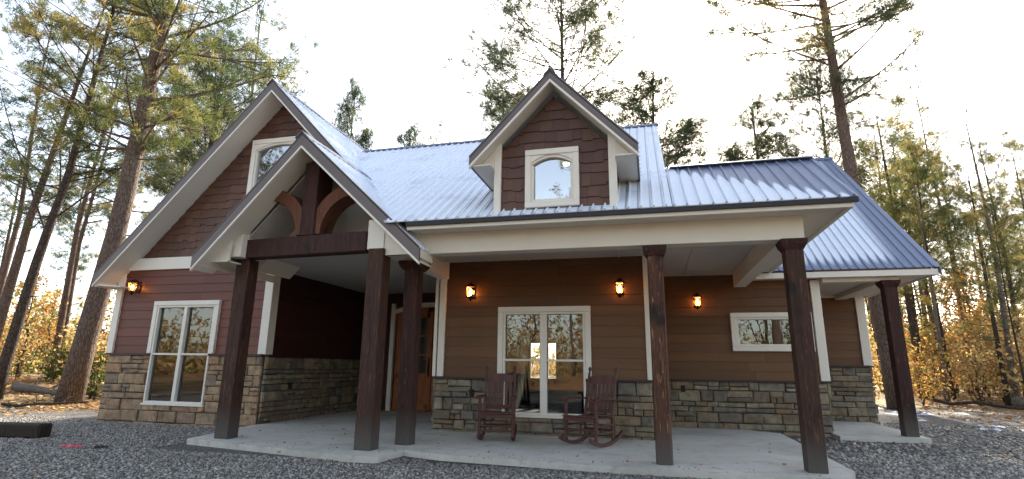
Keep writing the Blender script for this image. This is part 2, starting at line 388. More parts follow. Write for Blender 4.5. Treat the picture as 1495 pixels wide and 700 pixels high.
def clip_poly(poly, a, b, c):      # keep a*x+b*y<=c
    out = []
    for i in range(len(poly)):
        p, q = poly[i], poly[(i+1) % len(poly)]; dp, dq = a*p[0]+b*p[1]-c, a*q[0]+b*q[1]-c
        if dp <= 0: out.append(p)
        if (dp < 0 < dq) or (dq < 0 < dp): t = dp/(dp-dq); out.append((p[0]+(q[0]-p[0])*t, p[1]+(q[1]-p[1])*t))
    return out
def shingles(wf, a0, a1, z0, z1, cuts, holes=(), seed=0, ch=.27):
    rnd = random.Random(seed); mb = MB(); z = z0; row = 0
    while z < z1:
        x = a0-rnd.uniform(0, .3)
        while x < a1:
            wd = rnd.uniform(.15, .31); jj = rnd.uniform(-.03, .03); drop = rnd.uniform(0, .004)
            rs = [(max(x+.0015, a0), min(x+wd-.0015, a1), z+jj, z+ch+.04)]
            for hl in holes: rs = subtract(rs, hl)
            for (x0, x1, q0, q1) in rs:
                poly = [(x0, q0), (x1, q0), (x1, q1), (x0, q1)]
                for c in cuts: poly = clip_poly(poly, *c)
                if len(poly) < 3: continue
                f = lambda q: max(.005, .030-.024*(q-z)/ch)+drop
                b0 = len(mb.v); n = len(poly)
                mb.v += [tuple(wf.p(a, q, 0)) for a, q in poly]+[tuple(wf.p(a, q, f(q))) for a, q in poly]
                mb.f.append(tuple(b0+n+i for i in range(n)))
                for i in range(n): mb.f.append((b0+i, b0+(i+1) % n, b0+n+(i+1) % n, b0+n+i))
            x += wd
        z += ch; row += 1
    return mb
def poly_prism(mb, pts, off):          # pts 3D polygon, extruded by off
    n = len(pts); b = len(mb.v); off = Vector(off)
    mb.v += [tuple(Vector(p)) for p in pts]+[tuple(Vector(p)+off) for p in pts]
    mb.f.append(tuple(b+i for i in range(n))[::-1]); mb.f.append(tuple(b+n+i for i in range(n)))
    for i in range(n): mb.f.append((b+i, b+(i+1) % n, b+n+(i+1) % n, b+n+i))
PITCH = .19
def roofsheet(o, u, v, n, poly, mat, parent, uoff=0.0, thick=.014):
    """ribbed sheet: poly is convex in (u,v); ribs run up the slope"""
    o, u, v, n = Vector(o), Vector(u).normalized(), Vector(v).normalized(), Vector(n).normalized()
    mb = MB(); mb.uv = []; u0, u1 = min(p[0] for p in poly), max(p[0] for p in poly)
    k = math.floor(u0/PITCH); bands = []
    while k*PITCH < u1:
        a = k*PITCH; bands += [(a+.0, a+.014, 0, .03), (a+.014, a+.032, .03, .03), (a+.032, a+.046, .03, 0), (a+.046, a+PITCH, 0, 0)]; k += 1
    for (a, b, h0, h1) in bands:
        P = clip_poly(clip_poly(poly, -1, 0, -a), 1, 0, b)
        if len(P) < 3: continue
        hh = lambda q: (h0+(h1-h0)*(q-a)/(b-a))
        b0 = len(mb.v); m = len(P)
        for q in P: mb.v.append(tuple(o+u*q[0]+v*q[1]+n*hh(q[0]))); mb.uv.append((q[0]+uoff-.023, q[1]))
        mb.f.append(tuple(b0+i for i in range(m)))
        for q in P: mb.v.append(tuple(o+u*q[0]+v*q[1]-n*thick)); mb.uv.append((q[0], q[1]))
        mb.f.append(tuple(b0+m+i for i in range(m))[::-1])
        for i in range(m):
            j = (i+1) % m
            if abs(P[i][0]-P[j][0]) < 1e-6 and u0+1e-4 < P[i][0] < u1-1e-4: continue
            mb.f.append((b0+i, b0+m+i, b0+m+j, b0+j))
    return B(mb, 'roof_panel', mat, parent)

# ================================================================== GROUND
def gh(x, y):
    # flat on the drive, gently rising into the woods
    r = max(0., max(-19-x, x-16, y-30, -12-y)); return .02*r**1.1*0.6 + .12*math.sin(x*.31+1)*math.cos(y*.27)*min(1, r/6)
mb = MB(); xs = [-400, -200, -120]+list(range(-80, 81, 2))+[120, 200, 400]; nx = len(xs); idx = {}
for i, x in enumerate(xs):
    for j, y in enumerate(xs): idx[i, j] = len(mb.v); mb.v.append((x, y, min(gh(x, y), 3.5)))
for i in range(nx-1):
    for j in range(nx-1): mb.f.append((idx[i, j], idx[i+1, j], idx[i+1, j+1], idx[i, j+1]))
tag(mb.build('ground', M['ground'], smooth=True), kind='structure')

def slab(name, poly, z0, z1):
    mb = MB(); poly_prism(mb, [(x, y, z0) for x, y in poly], (0, 0, z1-z0)); return tag(mb.build(name, M['concrete']), kind='structure')
slab('porch_slab', [(-8.55, 8.93), (-6.26, 8.48), (-4.75, 8.16), (-4.2, 8.2), (-4.12, 8.95), (-3.4, 8.72), (-.56, 8.5), (2.5, 8.55), (2.75, 9.2), (2.78, 14.0), (2.1, 14.58), (0.03, 14.58), (0.03, 11.75), (-4.6, 11.75), (-4.6, 16.4), (-9.05, 16.4), (-9.05, 11.2)], -.15, .1)
slab('side_porch_slab', [(3.95, 13.9), (5.78, 14.12), (5.85, 14.9), (5.9, 17.95), (4.03, 17.95)], -.15, .1)

# ================================================================== HOUSE
H = empty('house'); tag(H, 'timber frame cabin with frosted metal roof, stone base and dark red siding', 'house')
YL, YC, YR, YB = 11.5, 11.8, 14.6, 18.0
Lf = WF((-13.85, YL), (1, 0), (0, -1)); Ls = WF((-9.1, YL), (0, 1), (1, 0)); Cf = WF((-4.75, YC), (1, 0), (0, -1)); Cs = WF((-4.75, YC), (0, 1), (-1, 0))
Rf = WF((0, YR), (1, 0), (0, -1)); Bf = WF((4.0, YB), (1, 0), (0, -1)); Ll = WF((-13.85, YL), (0, 1), (-1, 0)); C2 = WF((0, YC), (0, 1), (1, 0)); R2 = WF((4.0, YR), (0, 1), (1, 0)); B2 = WF((6.1, YB), (0, 1), (1, 0)); Df = WF((-9.1, 16.3), (1, 0), (0, -1))
# windows: (frame, a0, a1, z0, z1) in wall coordinates
WL = (1.40, 3.20, .50, 2.93); WC = (1.58, 3.40, .50, 2.68); WR = (2.09, 3.70, 2.06, 2.76)
def core(wf, a0, a1, z0, z1, holes=(), nm='wall_core'):
    mb = MB(); rs = [(a0, a1, z0, z1)]
    for hl in holes: rs = subtract(rs, hl)
    for r in rs: wf.box(mb, *r, -.12, -.002)
    return mb
def wall(wf, a0, a1, zs, zt, mat, stm, holes=(), seed=1, a0s=None, a1s=None, zb=-.12):
    B(siding(wf, a0, a1, zs, zt, holes, seed=seed), 'siding', mat, H)
    st, bk = stonework(wf, a0 if a0s is None else a0s, a1 if a1s is None else a1s, zb, zs-.035, holes, seed)
    so = B(st, 'stone_base', stm, H); B(bk, 'mortar', M['mortar'], so)
    B(core(wf, a0, a1, zs, zt, holes), 'wall_sheathing', M['room'], H)
    mb = MB(); rs = [(a0 if a0s is None else a0s, a1 if a1s is None else a1s, zs-.035, zs+.012)]
    for hl in holes: rs = subtract(rs, hl)
    for r in rs: mb = MB(); wf.box(mb, *r, 0, .115); B(mb, 'drip_ledge', M['ledge'], H)
wall(Lf, 0, 4.75, 1.70, 3.92, M['siding_red'], M['stone_warmlit'], [WL], 3)
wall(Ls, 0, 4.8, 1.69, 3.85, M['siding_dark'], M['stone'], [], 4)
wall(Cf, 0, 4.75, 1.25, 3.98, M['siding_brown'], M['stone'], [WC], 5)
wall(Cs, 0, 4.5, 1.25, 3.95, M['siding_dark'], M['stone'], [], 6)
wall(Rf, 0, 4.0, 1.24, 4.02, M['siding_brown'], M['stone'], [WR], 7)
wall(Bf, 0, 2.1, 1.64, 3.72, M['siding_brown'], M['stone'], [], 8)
wall(Ll, 0, 8.5, 1.70, 3.92, M['siding_red'], M['stone_warmlit'], [], 9)
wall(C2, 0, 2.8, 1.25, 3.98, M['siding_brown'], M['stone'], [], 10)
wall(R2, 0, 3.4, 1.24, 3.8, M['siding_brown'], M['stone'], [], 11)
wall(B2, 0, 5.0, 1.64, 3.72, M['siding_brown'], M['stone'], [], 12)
# back wall of the whole house with an opening for the rear windows of the living room
Rr = WF((-13.85, 20.0), (1, 0), (0, 1)); rear_holes = [(9.48, 9.92, 1.05, 2.4), (10.14, 10.52, 1.05, 2.4)]
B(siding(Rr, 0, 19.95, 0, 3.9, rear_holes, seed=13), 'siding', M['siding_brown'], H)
B(core(Rr, 0, 19.95, 0, 3.9, rear_holes), 'wall_sheathing', M['room'], H)
# entry wall with the double door
DH = (1.0, 3.75, .1, 3.38)
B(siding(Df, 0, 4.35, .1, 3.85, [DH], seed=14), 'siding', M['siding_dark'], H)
def board(wf, a0, a1, z0, z1, d0=0.0, d1=.075, nm='corner_trim'):
    mb = MB(); wf.box(mb, a0, a1, z0, z1, d0, d1, .006); return B(mb, nm, M['white'], H)
board(Lf, -.07, .13, 1.715, 3.9); board(Lf, 4.60, 4.83, 1.715, 3.84); board(Ls, -.06, .2, 1.705, 3.80, 0, .07)
board(Ll, -.07, .13, 1.715, 3.9)
board(Cf, .04, .19, 1.265, 3.95); board(Cs, -.06, .14, 1.265, 3.95); board(Cf, 4.66, 4.80, 1.265, 3.95); board(C2, -.06, .1, 1.265, 3.95)
board(Rf, 3.87, 4.06, 1.255, 3.66); board(R2, -.06, .14, 1.255, 3.66); board(Bf, 1.93, 2.16, 1.655, 3.62); board(B2, -.06, .14, 1.655, 3.62)
board(Bf, 0.02, 2.16, 3.62, 3.74); board(Rf, .03, 2.75, 3.86, 4.0, nm='frieze_board'); board(Cs, .1, 4.4, 3.6, 3.8, nm='frieze_board')

# ---- interior shells so that the glass looks into rooms
def room(x0, x1, y0, y1, z0, z1, holes=False):
    mb = MB(); t = .05
    mb.box(x0, x0+t, y0, y1, z0, z1); mb.box(x1-t, x1, y0, y1, z0, z1); mb.box(x0, x1, y0, y1, z1, z1+t)
    if not holes: mb.box(x0, x1, y1-t, y1, z0, z1)
    o = B(mb, 'room_wall', M['room'], H); f = MB(); f.box(x0, x1, y0, y1, z0-.05, z0); B(f, 'room_floor', M['roomfloor'], H)
room(-4.55, -.14, YC+.14, 19.85, .12, 3.6, True); room(-13.6, -9.3, YL+.14, 15.5, .2, 3.6); room(.1, 3.85, YR+.14, 19.8, .2, 3.7)
mb = MB(); mb.box(-4.55, -4.4, 15, 19.8, .1, 3.6); B(mb, 'room_wall', M['room'], H)

# ---- windows
def pane_obj(wf, a0, a1, z0, z1, d, par, mat):
    mb = MB(); mb.face([wf.p(a0, z0, d), wf.p(a1, z0, d), wf.p(a1, z1, d), wf.p(a0, z1, d)]); return B(mb, 'pane', mat, par)
def window(wf, a0, a1, z0, z1, cols, rows, cas_from=None, cas=.12, mull=.1, rail=.045, label=None, gl='glass', fr=.05):
    mb = MB(); d0, d1 = -.07, .075
    wf.box(mb, a0, a1, z0, z0+fr, d0, d1, .006); wf.box(mb, a0, a1, z1-fr, z1, d0, d1, .006)
    wf.box(mb, a0, a0+fr, z0+fr, z1-fr, d0, d1, .006); wf.box(mb, a1-fr, a1, z0+fr, z1-fr, d0, d1, .006)
    cw = (a1-a0)/cols
    for i in range(1, cols): wf.box(mb, a0+cw*i-mull/2, a0+cw*i+mull/2, z0+fr, z1-fr, d0, d1+.004, .006)
    xs = [a0]+[a0+cw*i for i in range(1, cols)]+[a1]
    for q in rows:
        for i in range(cols):
            wf.box(mb, xs[i]+(fr if i == 0 else mull/2), xs[i+1]-(fr if i == cols-1 else mull/2), q-rail/2, q+rail/2, d0, d1-.01, .004)
    fo = B(mb, 'window', M['white'], H)
    if label: fo['label'] = label
    cb = MB(); c0 = z0 if cas_from is None else cas_from
    wf.box(cb, a0-cas, a0-.002, c0, z1, 0, .095, .006); wf.box(cb, a1+.002, a1+cas, c0, z1, 0, .095, .006); wf.box(cb, a0-cas, a1+cas, z1+.002, z1+cas, 0, .1, .006)
    if cas_from is None: wf.box(cb, a0-cas, a1+cas, z0-cas, z0-.002, 0, .1, .006)
    B(cb, 'casing', M['white'], fo)
    if cas_from is not None: cb = MB(); wf.box(cb, a0-.04, a1+.04, z0-.05, z0-.002, 0, .1, .006); B(cb, 'sill', M['white'], fo)
    zz = [z0+fr]+list(rows)+[z1-fr]
    for i in range(cols):
        for j in range(len(zz)-1):
            pane_obj(wf, xs[i]+(fr if i == 0 else mull/2), xs[i+1]-(fr if i == cols-1 else mull/2), zz[j]+(rail/2 if j else 0), zz[j+1]-(rail/2 if j < len(zz)-2 else 0), -.01, fo, M[gl])
    return fo
window(Lf, *WL, 2, [1.70], cas_from=1.72, label='tall four-pane window set down into the stone base')
window(Cf, *WC, 2, [1.64], cas_from=1.27, mull=.15, label='four-pane window behind the rocking chairs')
window(Rf, *WR, 1, [], label='low wide single-pane window')
for hl in rear_holes: window(Rr, *hl, 1, [], label='small rear window')
def arch_window(wf, a0, a1, z0, z1, cas, mat, label, rise=.16):
    """rectangular casing, glass with a segmental arched head"""
    fo_b = MB(); wf.box(fo_b, a0, a0+cas, z0+cas, z1-cas, -.05, .09, .006); wf.box(fo_b, a1-cas, a1, z0+cas, z1-cas, -.05, .09, .006)
    wf.box(fo_b, a0, a1, z0, z0+cas, -.05, .095, .006); wf.box(fo_b, a0, a1, z1-cas, z1, -.05, .095, .006)
    fo = B(fo_b, 'window', M['white'], H); fo['label'] = label
    i0, i1, zt = a0+cas, a1-cas, z1-cas; N = 14; sp = MB()
    arc = [(i0+(i1-i0)*k/N, zt-rise*(2*k/N-1)**2) for k in range(N+1)]
    for k in range(N):
        (x0, q0), (x1, q1) = arc[k], arc[k+1]
        poly_prism(sp, [wf.p(x0, q0, -.04), wf.p(x1, q1, -.04), wf.p(x1, zt+.001, -.04), wf.p(x0, zt+.001, -.04)], wf.n*.115)
    t = .045                               # sash following the arch
    sash = MB()
    for k in range(N):
        (x0, q0), (x1, q1) = arc[k], arc[k+1]
        poly_prism(sash, [wf.p(x0, q0-t, -.04), wf.p(x1, q1-t, -.04), wf.p(x1, q1, -.04), wf.p(x0, q0, -.04)], wf.n*.09)
    wf.box(sash, i0, i0+t, z0+cas+t, zt-rise-t, -.04, .05); wf.box(sash, i1-t, i1, z0+cas+t, zt-rise-t, -.04, .05); wf.box(sash, i0, i1, z0+cas, z0+cas+t, -.04, .05)
    B(sp, 'arch_head', M['white'], fo); B(sash, 'sash', M['white'], fo)
    g = MB(); g.face([wf.p(i0, z0+cas, -.02), wf.p(i1, z0+cas, -.02)]+[wf.p(x, q, -.02) for x, q in reversed(arc)]); B(g, 'pane', mat, fo)
    bx = MB(); b = wf
    b.box(bx, a0+.02, a1-.02, z0+.02, z1-.02, -.95, -.9); b.box(bx, a0, a0+.05, z0, z1, -.9, -.06); b.box(bx, a1-.05, a1, z0, z1, -.9, -.06); b.box(bx, a0+.05, a1-.05, z1-.05, z1, -.9, -.06); b.box(bx, a0+.05, a1-.05, z0, z0+.05, -.9, -.06)
    B(bx, 'window_well', M['room'], fo); return fo

# ---- big gable above the bay and the entry
GX, GZ, GS = -9.3, 8.72, 1.05
GY = 10.85
def gz(x): return GZ-GS*abs(x-GX)
wz0 = 4.22
cutsG = [(GS, 1, GZ-.30+GS*(GX+13.85)), (-GS, 1, GZ-.30-GS*(GX+13.85))]
gwin = (3.68, 5.42, 5.35, 7.36)
B(shingles(Lf, -.1, 9.2, wz0+.02, 8.6, cutsG, [gwin], 21, .21), 'gable_shingles', M['shingle'], H)
mb = MB(); hw = (GZ-.32-3.85)/GS
back = [(GX-hw, 3.85), (GX+hw, 3.85), (GX, GZ-.32)]
for (x0, x1, q0, q1) in subtract([(-14., -4., 3.86, 8.5)], (gwin[0]-13.85+.02, gwin[1]-13.85-.02, gwin[2]+.02, gwin[3]-.02)):
    P = [(x0, q0), (x1, q0), (x1, q1), (x0, q1)]
    P = clip_poly(P, GS, 1, GZ-.31+GS*GX); P = clip_poly(P, -GS, 1, GZ-.31-GS*GX)
    if len(P) > 2: poly_prism(mb, [(x, YL+.12, q) for x, q in P], (0, -.121, 0))
B(mb, 'gable_wall', M['room'], H)
arch_window(Lf, *gwin, .13, M['glass_sky'], 'arched window high in the big gable')
board(Lf, -.1, 4.86, 3.9, 4.22, 0, .085, 'frieze_board')
# ribbed sheets (right slope, left slope)
L1 = (GZ-3.86)/GS; sl = math.hypot(1, GS)
YE = 20.4
def slope_sheet(ridge, s, side, y0, y1, xe, mat, uoff=0, clip=None):
    """sheet hanging from a ridge that runs in y; side=+1 falls to +x"""
    rx, rz = ridge; L = abs(xe-rx)*math.hypot(1, s)
    poly = [(0, 0), (y1-y0, 0), (y1-y0, L), (0, L)]
    v = Vector((-side, 0, s)); ex = Vector((xe, y0, rz-s*abs(xe-rx)))
    u = Vector((0, 1, 0)); n = Vector((side*s, 0, 1))
    return roofsheet(ex, u, v, n, clip(poly) if clip else poly, mat, H, uoff)
slope_sheet((GX, GZ), GS, 1, GY, YE, -4.82, M['roof_full'], .3); slope_sheet((GX, GZ), GS, -1, GY, YE, -14.05, M['roof_full'], .7)
def ridgecap(p0, p1, wd, s, nm='ridge_cap'):
    p0, p1 = Vector(p0), Vector(p1); d = (p1-p0).normalized(); a = d.cross(Vector((0, 0, 1))).normalized(); mb = MB()
    for sg in (-1, 1):
        e = (a*sg*wd-Vector((0, 0, s*wd))); n = Vector((0, 0, .035))
        poly_prism(mb, [p0+n, p1+n, p1+n+e, p0+n+e], Vector((0, 0, .02)))
    return B(mb, nm, M['rooftrim'], H)
ridgecap((GX, GY-.03, GZ+.0), (GX, YE, GZ+.0), .16, GS)
def rake(x_r, z_r, x_e, z_e, y, mat_side=1, th=.26, sd=.7, y_wall=None, nm='rake_fascia'):
    """fascia board + cream soffit under one rake of a gable facing -y"""
    p0 = Vector((x_r, y, z_r)); p1 = Vector((x_e, y, z_e)); mb = MB()
    poly_prism(mb, [p0+Vector((0, 0, .03)), p1+Vector((0, 0, .03)), p1+Vector((0, 0, -th)), p0+Vector((0, 0, -th))], (0, .05, 0)); B(mb, nm, M['fascia'], H)
    mb = MB(); q = Vector((0, 0, -th))
    poly_prism(mb, [p0+q, p1+q, p1+q+Vector((0, 0, -.05)), p0+q+Vector((0, 0, -.05))], (0, .055, 0)); B(mb, 'fascia_trim', M['white'], H)
    mb = MB(); yw = (y_wall or YL)
    a0, a1 = p0+Vector((0, .055, -th-.012)), p1+Vector((0, .055, -th-.012)); dy = Vector((0, yw-y-.055, 0))
    poly_prism(mb, [a0, a1, a1+dy, a0+dy], (0, 0, .02)); B(mb, 'soffit', M['soffit'], H)
rake(GX, GZ, -14.08, GZ-GS*4.78, GY); rake(GX, GZ, -4.7, GZ-GS*4.6, GY)
# boxed eave return at the low end of the big rake
mb = MB(); zc = gz(-14.08)
poly_prism(mb, [(-14.0, GY+.06, zc-.27), (-13.2, GY+.06, zc-.33), (-13.2, YL-.09, zc-.33), (-14.0, YL-.09, zc-.27)], (0, 0, .03)); B(mb, 'eave_return', M['soffit'], H); mb = MB()
poly_prism(mb, [(-14.05, GY+.06, zc-.3), (-13.98, GY+.06, zc-.3), (-13.98, YE, zc-.3), (-14.05, YE, zc-.3)], (0, 0, .28)); B(mb, 'eave_return', M['soffit'], H)
mb = MB(); poly_prism(mb, [(-13.98, YL, zc-.28), (-13.8, YL, zc-.28), (-13.8, YE, zc-.28), (-13.98, YE, zc-.28)], (0, 0, .03)); B(mb, 'soffit', M['soffit'], H)

# ---- porch gable
PX, PZ = -6.38, 5.86; PY, PE = 8.42, 11.0
sR = (PZ-3.50)/(-3.82-PX); sL = (PZ-3.55)/(PX+8.52)
slope_sheet((PX, PZ), sR, 1, PY, PE, -3.80, M['roof_full'], .1, lambda P: [(0, 0), (.55, 0), (2.58, 1.5), (2.58, P[2][1]), (0, P[2][1])]); slope_sheet((PX, PZ), sL, -1, PY, PE, -8.54, M['roof_full'], .5)
ridgecap((PX, PY-.03, PZ), (PX, PE-.1, PZ), .14, .95)
rake(PX, PZ, -8.56, PZ-sL*2.18, PY, th=.24, y_wall=9.0); rake(PX, PZ, -3.80, PZ-sR*2.58, PY, th=.24, y_wall=9.0)
# eaves of the porch gable
mb = MB(); mb.bar((-3.84, PY+.06, 3.40), (-3.84, 9.05, 3.40), .06, .15); B(mb, 'eave_fascia', M['white'], H)
mb = MB(); mb.bar((-8.5, PY+.06, 3.42), (-8.5, 10.8, 3.42), .06, .15); B(mb, 'eave_fascia', M['white'], H)
mb = MB(); mb.box(-4.60, -3.87, 8.72, 9.05, 3.44, 3.455); B(mb, 'soffit', M['soffit'], H)
mb = MB(); mb.box(-8.47, -8.0, 8.72, 9.6, 3.44, 3.47); B(mb, 'soffit', M['soffit'], H)
mb = MB(); poly_prism(mb, [(-4.635, 8.74, 3.44), (-3.9, 8.74, 3.44), (-4.635, 8.74, 3.96)], (0, .05, 0)); B(mb, 'eave_return', M['soffit'], H)
mb = MB(); poly_prism(mb, [(-8.0, 8.75, 3.44), (-8.0, 8.75, 3.98), (-8.46, 8.75, 3.44)], (0, .05, 0)); B(mb, 'eave_return', M['soffit'], H)
# cream corner blocks over the front posts
mb = MB(); mb.box(-4.98, -4.64, 8.72, 9.28, 3.56, 4.12, .01); B(mb, 'beam_end_casing', M['white'], H)
mb = MB(); mb.box(-8.12, -7.84, 8.86, 9.4, 3.56, 4.1, .01); B(mb, 'beam_end_casing', M['white'], H)
# vaulted ceiling behind the truss
mb = MB()
for (x, s_) in ((-8.34, sL), (-4.2, sR)):
    zz = PZ-.3-s_*abs(x-PX)
    poly_prism(mb, [(PX, 9.05, PZ-.3), (x, 9.05, zz), (x, 9.95, zz), (PX, 9.95, PZ-.3)], (0, 0, .03))
B(mb, 'vaulted_ceiling', M['ceiling'], H)
mb = MB(); zf = lambda x: PZ-.06-sL*abs(x-PX)
poly_prism(mb, [(-7.8, 9.98, zf(-7.8)), (-8.5, 9.98, zf(-8.5)), (-8.5, 11.33, zf(-8.5)), (-7.8, 11.33, zf(-7.8))], (0, 0, .02)); poly_prism(mb, [(-8.5, 9.05, zf(-8.5)), (-8.36, 9.05, zf(-8.36)), (-8.36, 9.975, zf(-8.36)), (-8.5, 9.975, zf(-8.5))], (0, 0, .02)); B(mb, 'soffit', M['soffit'], H)
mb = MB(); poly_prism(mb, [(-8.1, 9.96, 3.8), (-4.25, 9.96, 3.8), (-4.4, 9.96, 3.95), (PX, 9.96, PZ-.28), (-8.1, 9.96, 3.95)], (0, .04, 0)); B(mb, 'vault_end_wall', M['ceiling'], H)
mb = MB()
for x in (-7.2, -5.5): 
    s_ = sL if x < PX else sR; zz = PZ-.33-s_*abs(x-PX); mb.bar((x, 9.1, zz), (x, 9.93, zz), .03, .02)
B(mb, 'ceiling_batten', M['white'], H)
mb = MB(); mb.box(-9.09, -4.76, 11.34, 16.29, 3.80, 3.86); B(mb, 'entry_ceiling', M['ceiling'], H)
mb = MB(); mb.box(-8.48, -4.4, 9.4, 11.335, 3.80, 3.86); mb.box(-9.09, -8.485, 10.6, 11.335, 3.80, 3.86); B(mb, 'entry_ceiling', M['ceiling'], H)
# timber truss
mb = MB(); mb.bar((-7.86, 9.14, 3.75), (-4.98, 8.82, 3.72), .26, .38, bev=.015); B(mb, 'tie_beam', M['beam'], H)
mb = MB(); mb.box(-6.54, -6.22, 8.84, 9.34, 3.92, 5.42, .015); B(mb, 'king_post', M['beam'], H)
def brace(side):
    mb = MB(); N = 10; A = []
    for k in range(N+1):
        t = k/N*math.pi/2*.94
        cx = side*(.15+.80*(1-math.cos(t))); cz = 3.96+.86*math.sin(t)
        A.append((PX+cx, cz))
    for k in range(N):
        (x0, z0), (x1, z1) = A[k], A[k+1]
        dx, dz = x1-x0, z1-z0; L = math.hypot(dx, dz); nx_, nz_ = -dz/L*.12*side*-1, dx/L*.12*side*-1
        wv = lambda x, z, sgn: (x+sgn*nx_, 8.88, z+sgn*nz_)
        if k == 0: p_ = [wv(x0, z0, -1), wv(x0, z0, 1)]
        q_ = [wv(x1, z1, -1), wv(x1, z1, 1)]
        b = len(mb.v); mb.v += p_+q_+[(p[0], p[1]+.42, p[2]) for p in p_+q_]
        mb.f += [(b, b+1, b+3, b+2), (b+4, b+6, b+7, b+5), (b, b+2, b+6, b+4), (b+1, b+5, b+7, b+3)]
        if k == 0: mb.f.append((b, b+4, b+5, b+1))
        if k == N-1: mb.f.append((b+2, b+3, b+7, b+6))
        p_ = q_
    o = B(mb, 'brace', M['brace'], H); o['label'] = 'curved orange-brown brace of the truss'
brace(1); brace(-1)

# ---- posts
def post(x, y, hw_, z1, mat, cap=False, round_=False, label=None, hw2=None, z0=.1):
    hw2 = hw2 or hw_; rnd = random.Random(int(x*97)); mb = MB(); N = 14; AN = [q*90+d for q in range(4) for d in (-22, 0, 22, 42.5)] if not round_ else [q*90+d for q in range(4) for d in (-22, 0, 22, 45)]
    if not round_: AN = [q*90+d for q in range(4) for d in (-42.5, -20, 20, 42.5)]
    n = 16; rings = []
    for k in range(N+1):
        z = z0+(z1-z0)*k/N; r = []
        for i in range(n):
            t = math.radians(AN[i]); c, s_ = math.cos(t), math.sin(t)
            if round_: q = 1.0; rr = .55+.45/max(abs(c), abs(s_)); rr = rr*.97
            else: rr = 1/max(abs(c), abs(s_))
            jx = 1+rnd.uniform(-.012, .012); r.append(len(mb.v)); mb.v.append((x+c*hw_*rr*jx, y+s_*hw2*rr*jx, z))
        rings.append(r)
    for r0, r1 in zip(rings, rings[1:]):
        for i in range(n): mb.f.append((r0[i], r0[(i+1) % n], r1[(i+1) % n], r1[i]))
    mb.f.append(tuple(rings[-1])); 
    o = B(mb, 'porch_post', mat, H)
    if label: o['label'] = label
    if cap:
        c = MB(); prof = [(1.0, z1-.16), (1.32, z1-.08), (1.42, z1-.03), (1.42, z1+.005)]; rs = []
        for (k, z) in prof:
            r = []
            for i in range(4):
                sx, sy = ((-1, -1), (1, -1), (1, 1), (-1, 1))[i]; r.append(len(c.v)); c.v.append((x+sx*hw_*k*1.02, y+sy*hw2*k*1.02, z))
            rs.append(r)
        for r0, r1 in zip(rs, rs[1:]):
            for i in range(4): c.f.append((r0[i], r0[(i+1) % 4], r1[(i+1) % 4], r1[i]))
        c.f.append(tuple(rs[-1])); B(c, 'post_cap', M['post_dark'], o)
post(-7.97, 9.25, .15, 3.56, M['post'], label='thick square post at the outer corner of the gabled porch')
post(-4.76, 8.82, .155, 3.56, M['post'], label='thick square post under the low end of the porch gable')
post(-4.42, 9.62, .165, 3.46, M['post_dark'], True, True, 'dark round-edged post close behind the gable post')
post(.13, 8.98, .13, 3.44, M['post_peel'], True, True, 'peeling log post with streaks of bare wood')
post(2.20, 9.0, .13, 3.46, M['post'], True, label='square post at the open corner of the long porch')
post(5.52, 14.46, .135, 3.58, M['post_dark'], True, label='dark post of the small side porch')

# ---- long porch: beam, soffit, ceiling, fascia
mb = MB(); mb.box(-4.6, 2.36, 8.86, 9.14, 3.46, 3.90, .008); B(mb, 'porch_beam', M['soffit'], H)
mb = MB(); mb.box(2.06, 2.34, 9.145, 14.2, 3.48, 3.90, .008); B(mb, 'porch_beam', M['soffit'], H)
mb = MB(); mb.box(-4.05, 2.93, 8.40, 8.46, 3.80, 3.93, .006); mb.box(2.87, 2.93, 8.465, 14.2, 3.80, 3.93, .006); B(mb, 'eave_fascia', M['white'], H)
mb = MB(); mb.box(-4.05, 2.86, 8.465, 8.855, 3.83, 3.85); mb.box(2.345, 2.865, 8.86, 14.18, 3.828, 3.848); B(mb, 'soffit', M['soffit'], H)
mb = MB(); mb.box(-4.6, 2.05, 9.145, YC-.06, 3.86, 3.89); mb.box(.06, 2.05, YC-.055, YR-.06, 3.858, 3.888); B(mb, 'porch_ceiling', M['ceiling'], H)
mb = MB()
for x in (-2.6, -.6, .9): mb.box(x, x+.04, 9.15, YC-.1 if x < 0 else YR-.1, 3.84, 3.857)
B(mb, 'ceiling_batten', M['ceiling'], H)
mb = MB(); mb.box(-4.74, -4.5, 9.145, YC-.06, 3.47, 3.855, .006); B(mb, 'porch_beam', M['soffit'], H)
# ---- roofs facing the drive
m1 = .70; h1 = math.hypot(1, m1); EY, EZ = 8.34, 3.95
ML = (14.0-EY)*h1
roofsheet((-9.0, EY, EZ), (1, 0, 0), (0, 1, m1), (0, -m1, 1), [(4.55, 0), (9.42, 0), (9.42, ML), (0, ML), (3.45, 1.36*h1)], M['roof_full'], H, .05)
MZ = EZ+m1*(14.0-EY)
roofsheet((.42, 14.0+5.9, MZ-m1*5.9), (-1, 0, 0), (0, -1, m1), (0, m1, 1), [(0, 0), (9.0, 0), (9.0, 5.9*h1), (0, 5.9*h1)], M['roof_full'], H)
ridgecap((-8.3, 14.0, MZ), (.46, 14.0, MZ), .16, m1)
RL = (10.15-EY)*h1
roofsheet((.43, EY, EZ-.004), (1, 0, 0), (0, 1, m1), (0, -m1, 1), [(0, 0), (2.56, 0), (2.56, RL), (0, RL)], M['roof_scallop'], H)
RZ = EZ+m1*(10.15-EY)
ridgecap((.5, 10.15, RZ), (2.99, 10.15, RZ), .12, m1*.6)
mb = MB(); poly_prism(mb, [(.45, 10.16, RZ-.07), (2.98, 10.16, RZ-.07), (2.98, 15.6, RZ-.36), (.45, 15.6, RZ-.36)], (0, 0, .04)); B(mb, 'roof_panel', M['rooftrim'], H)
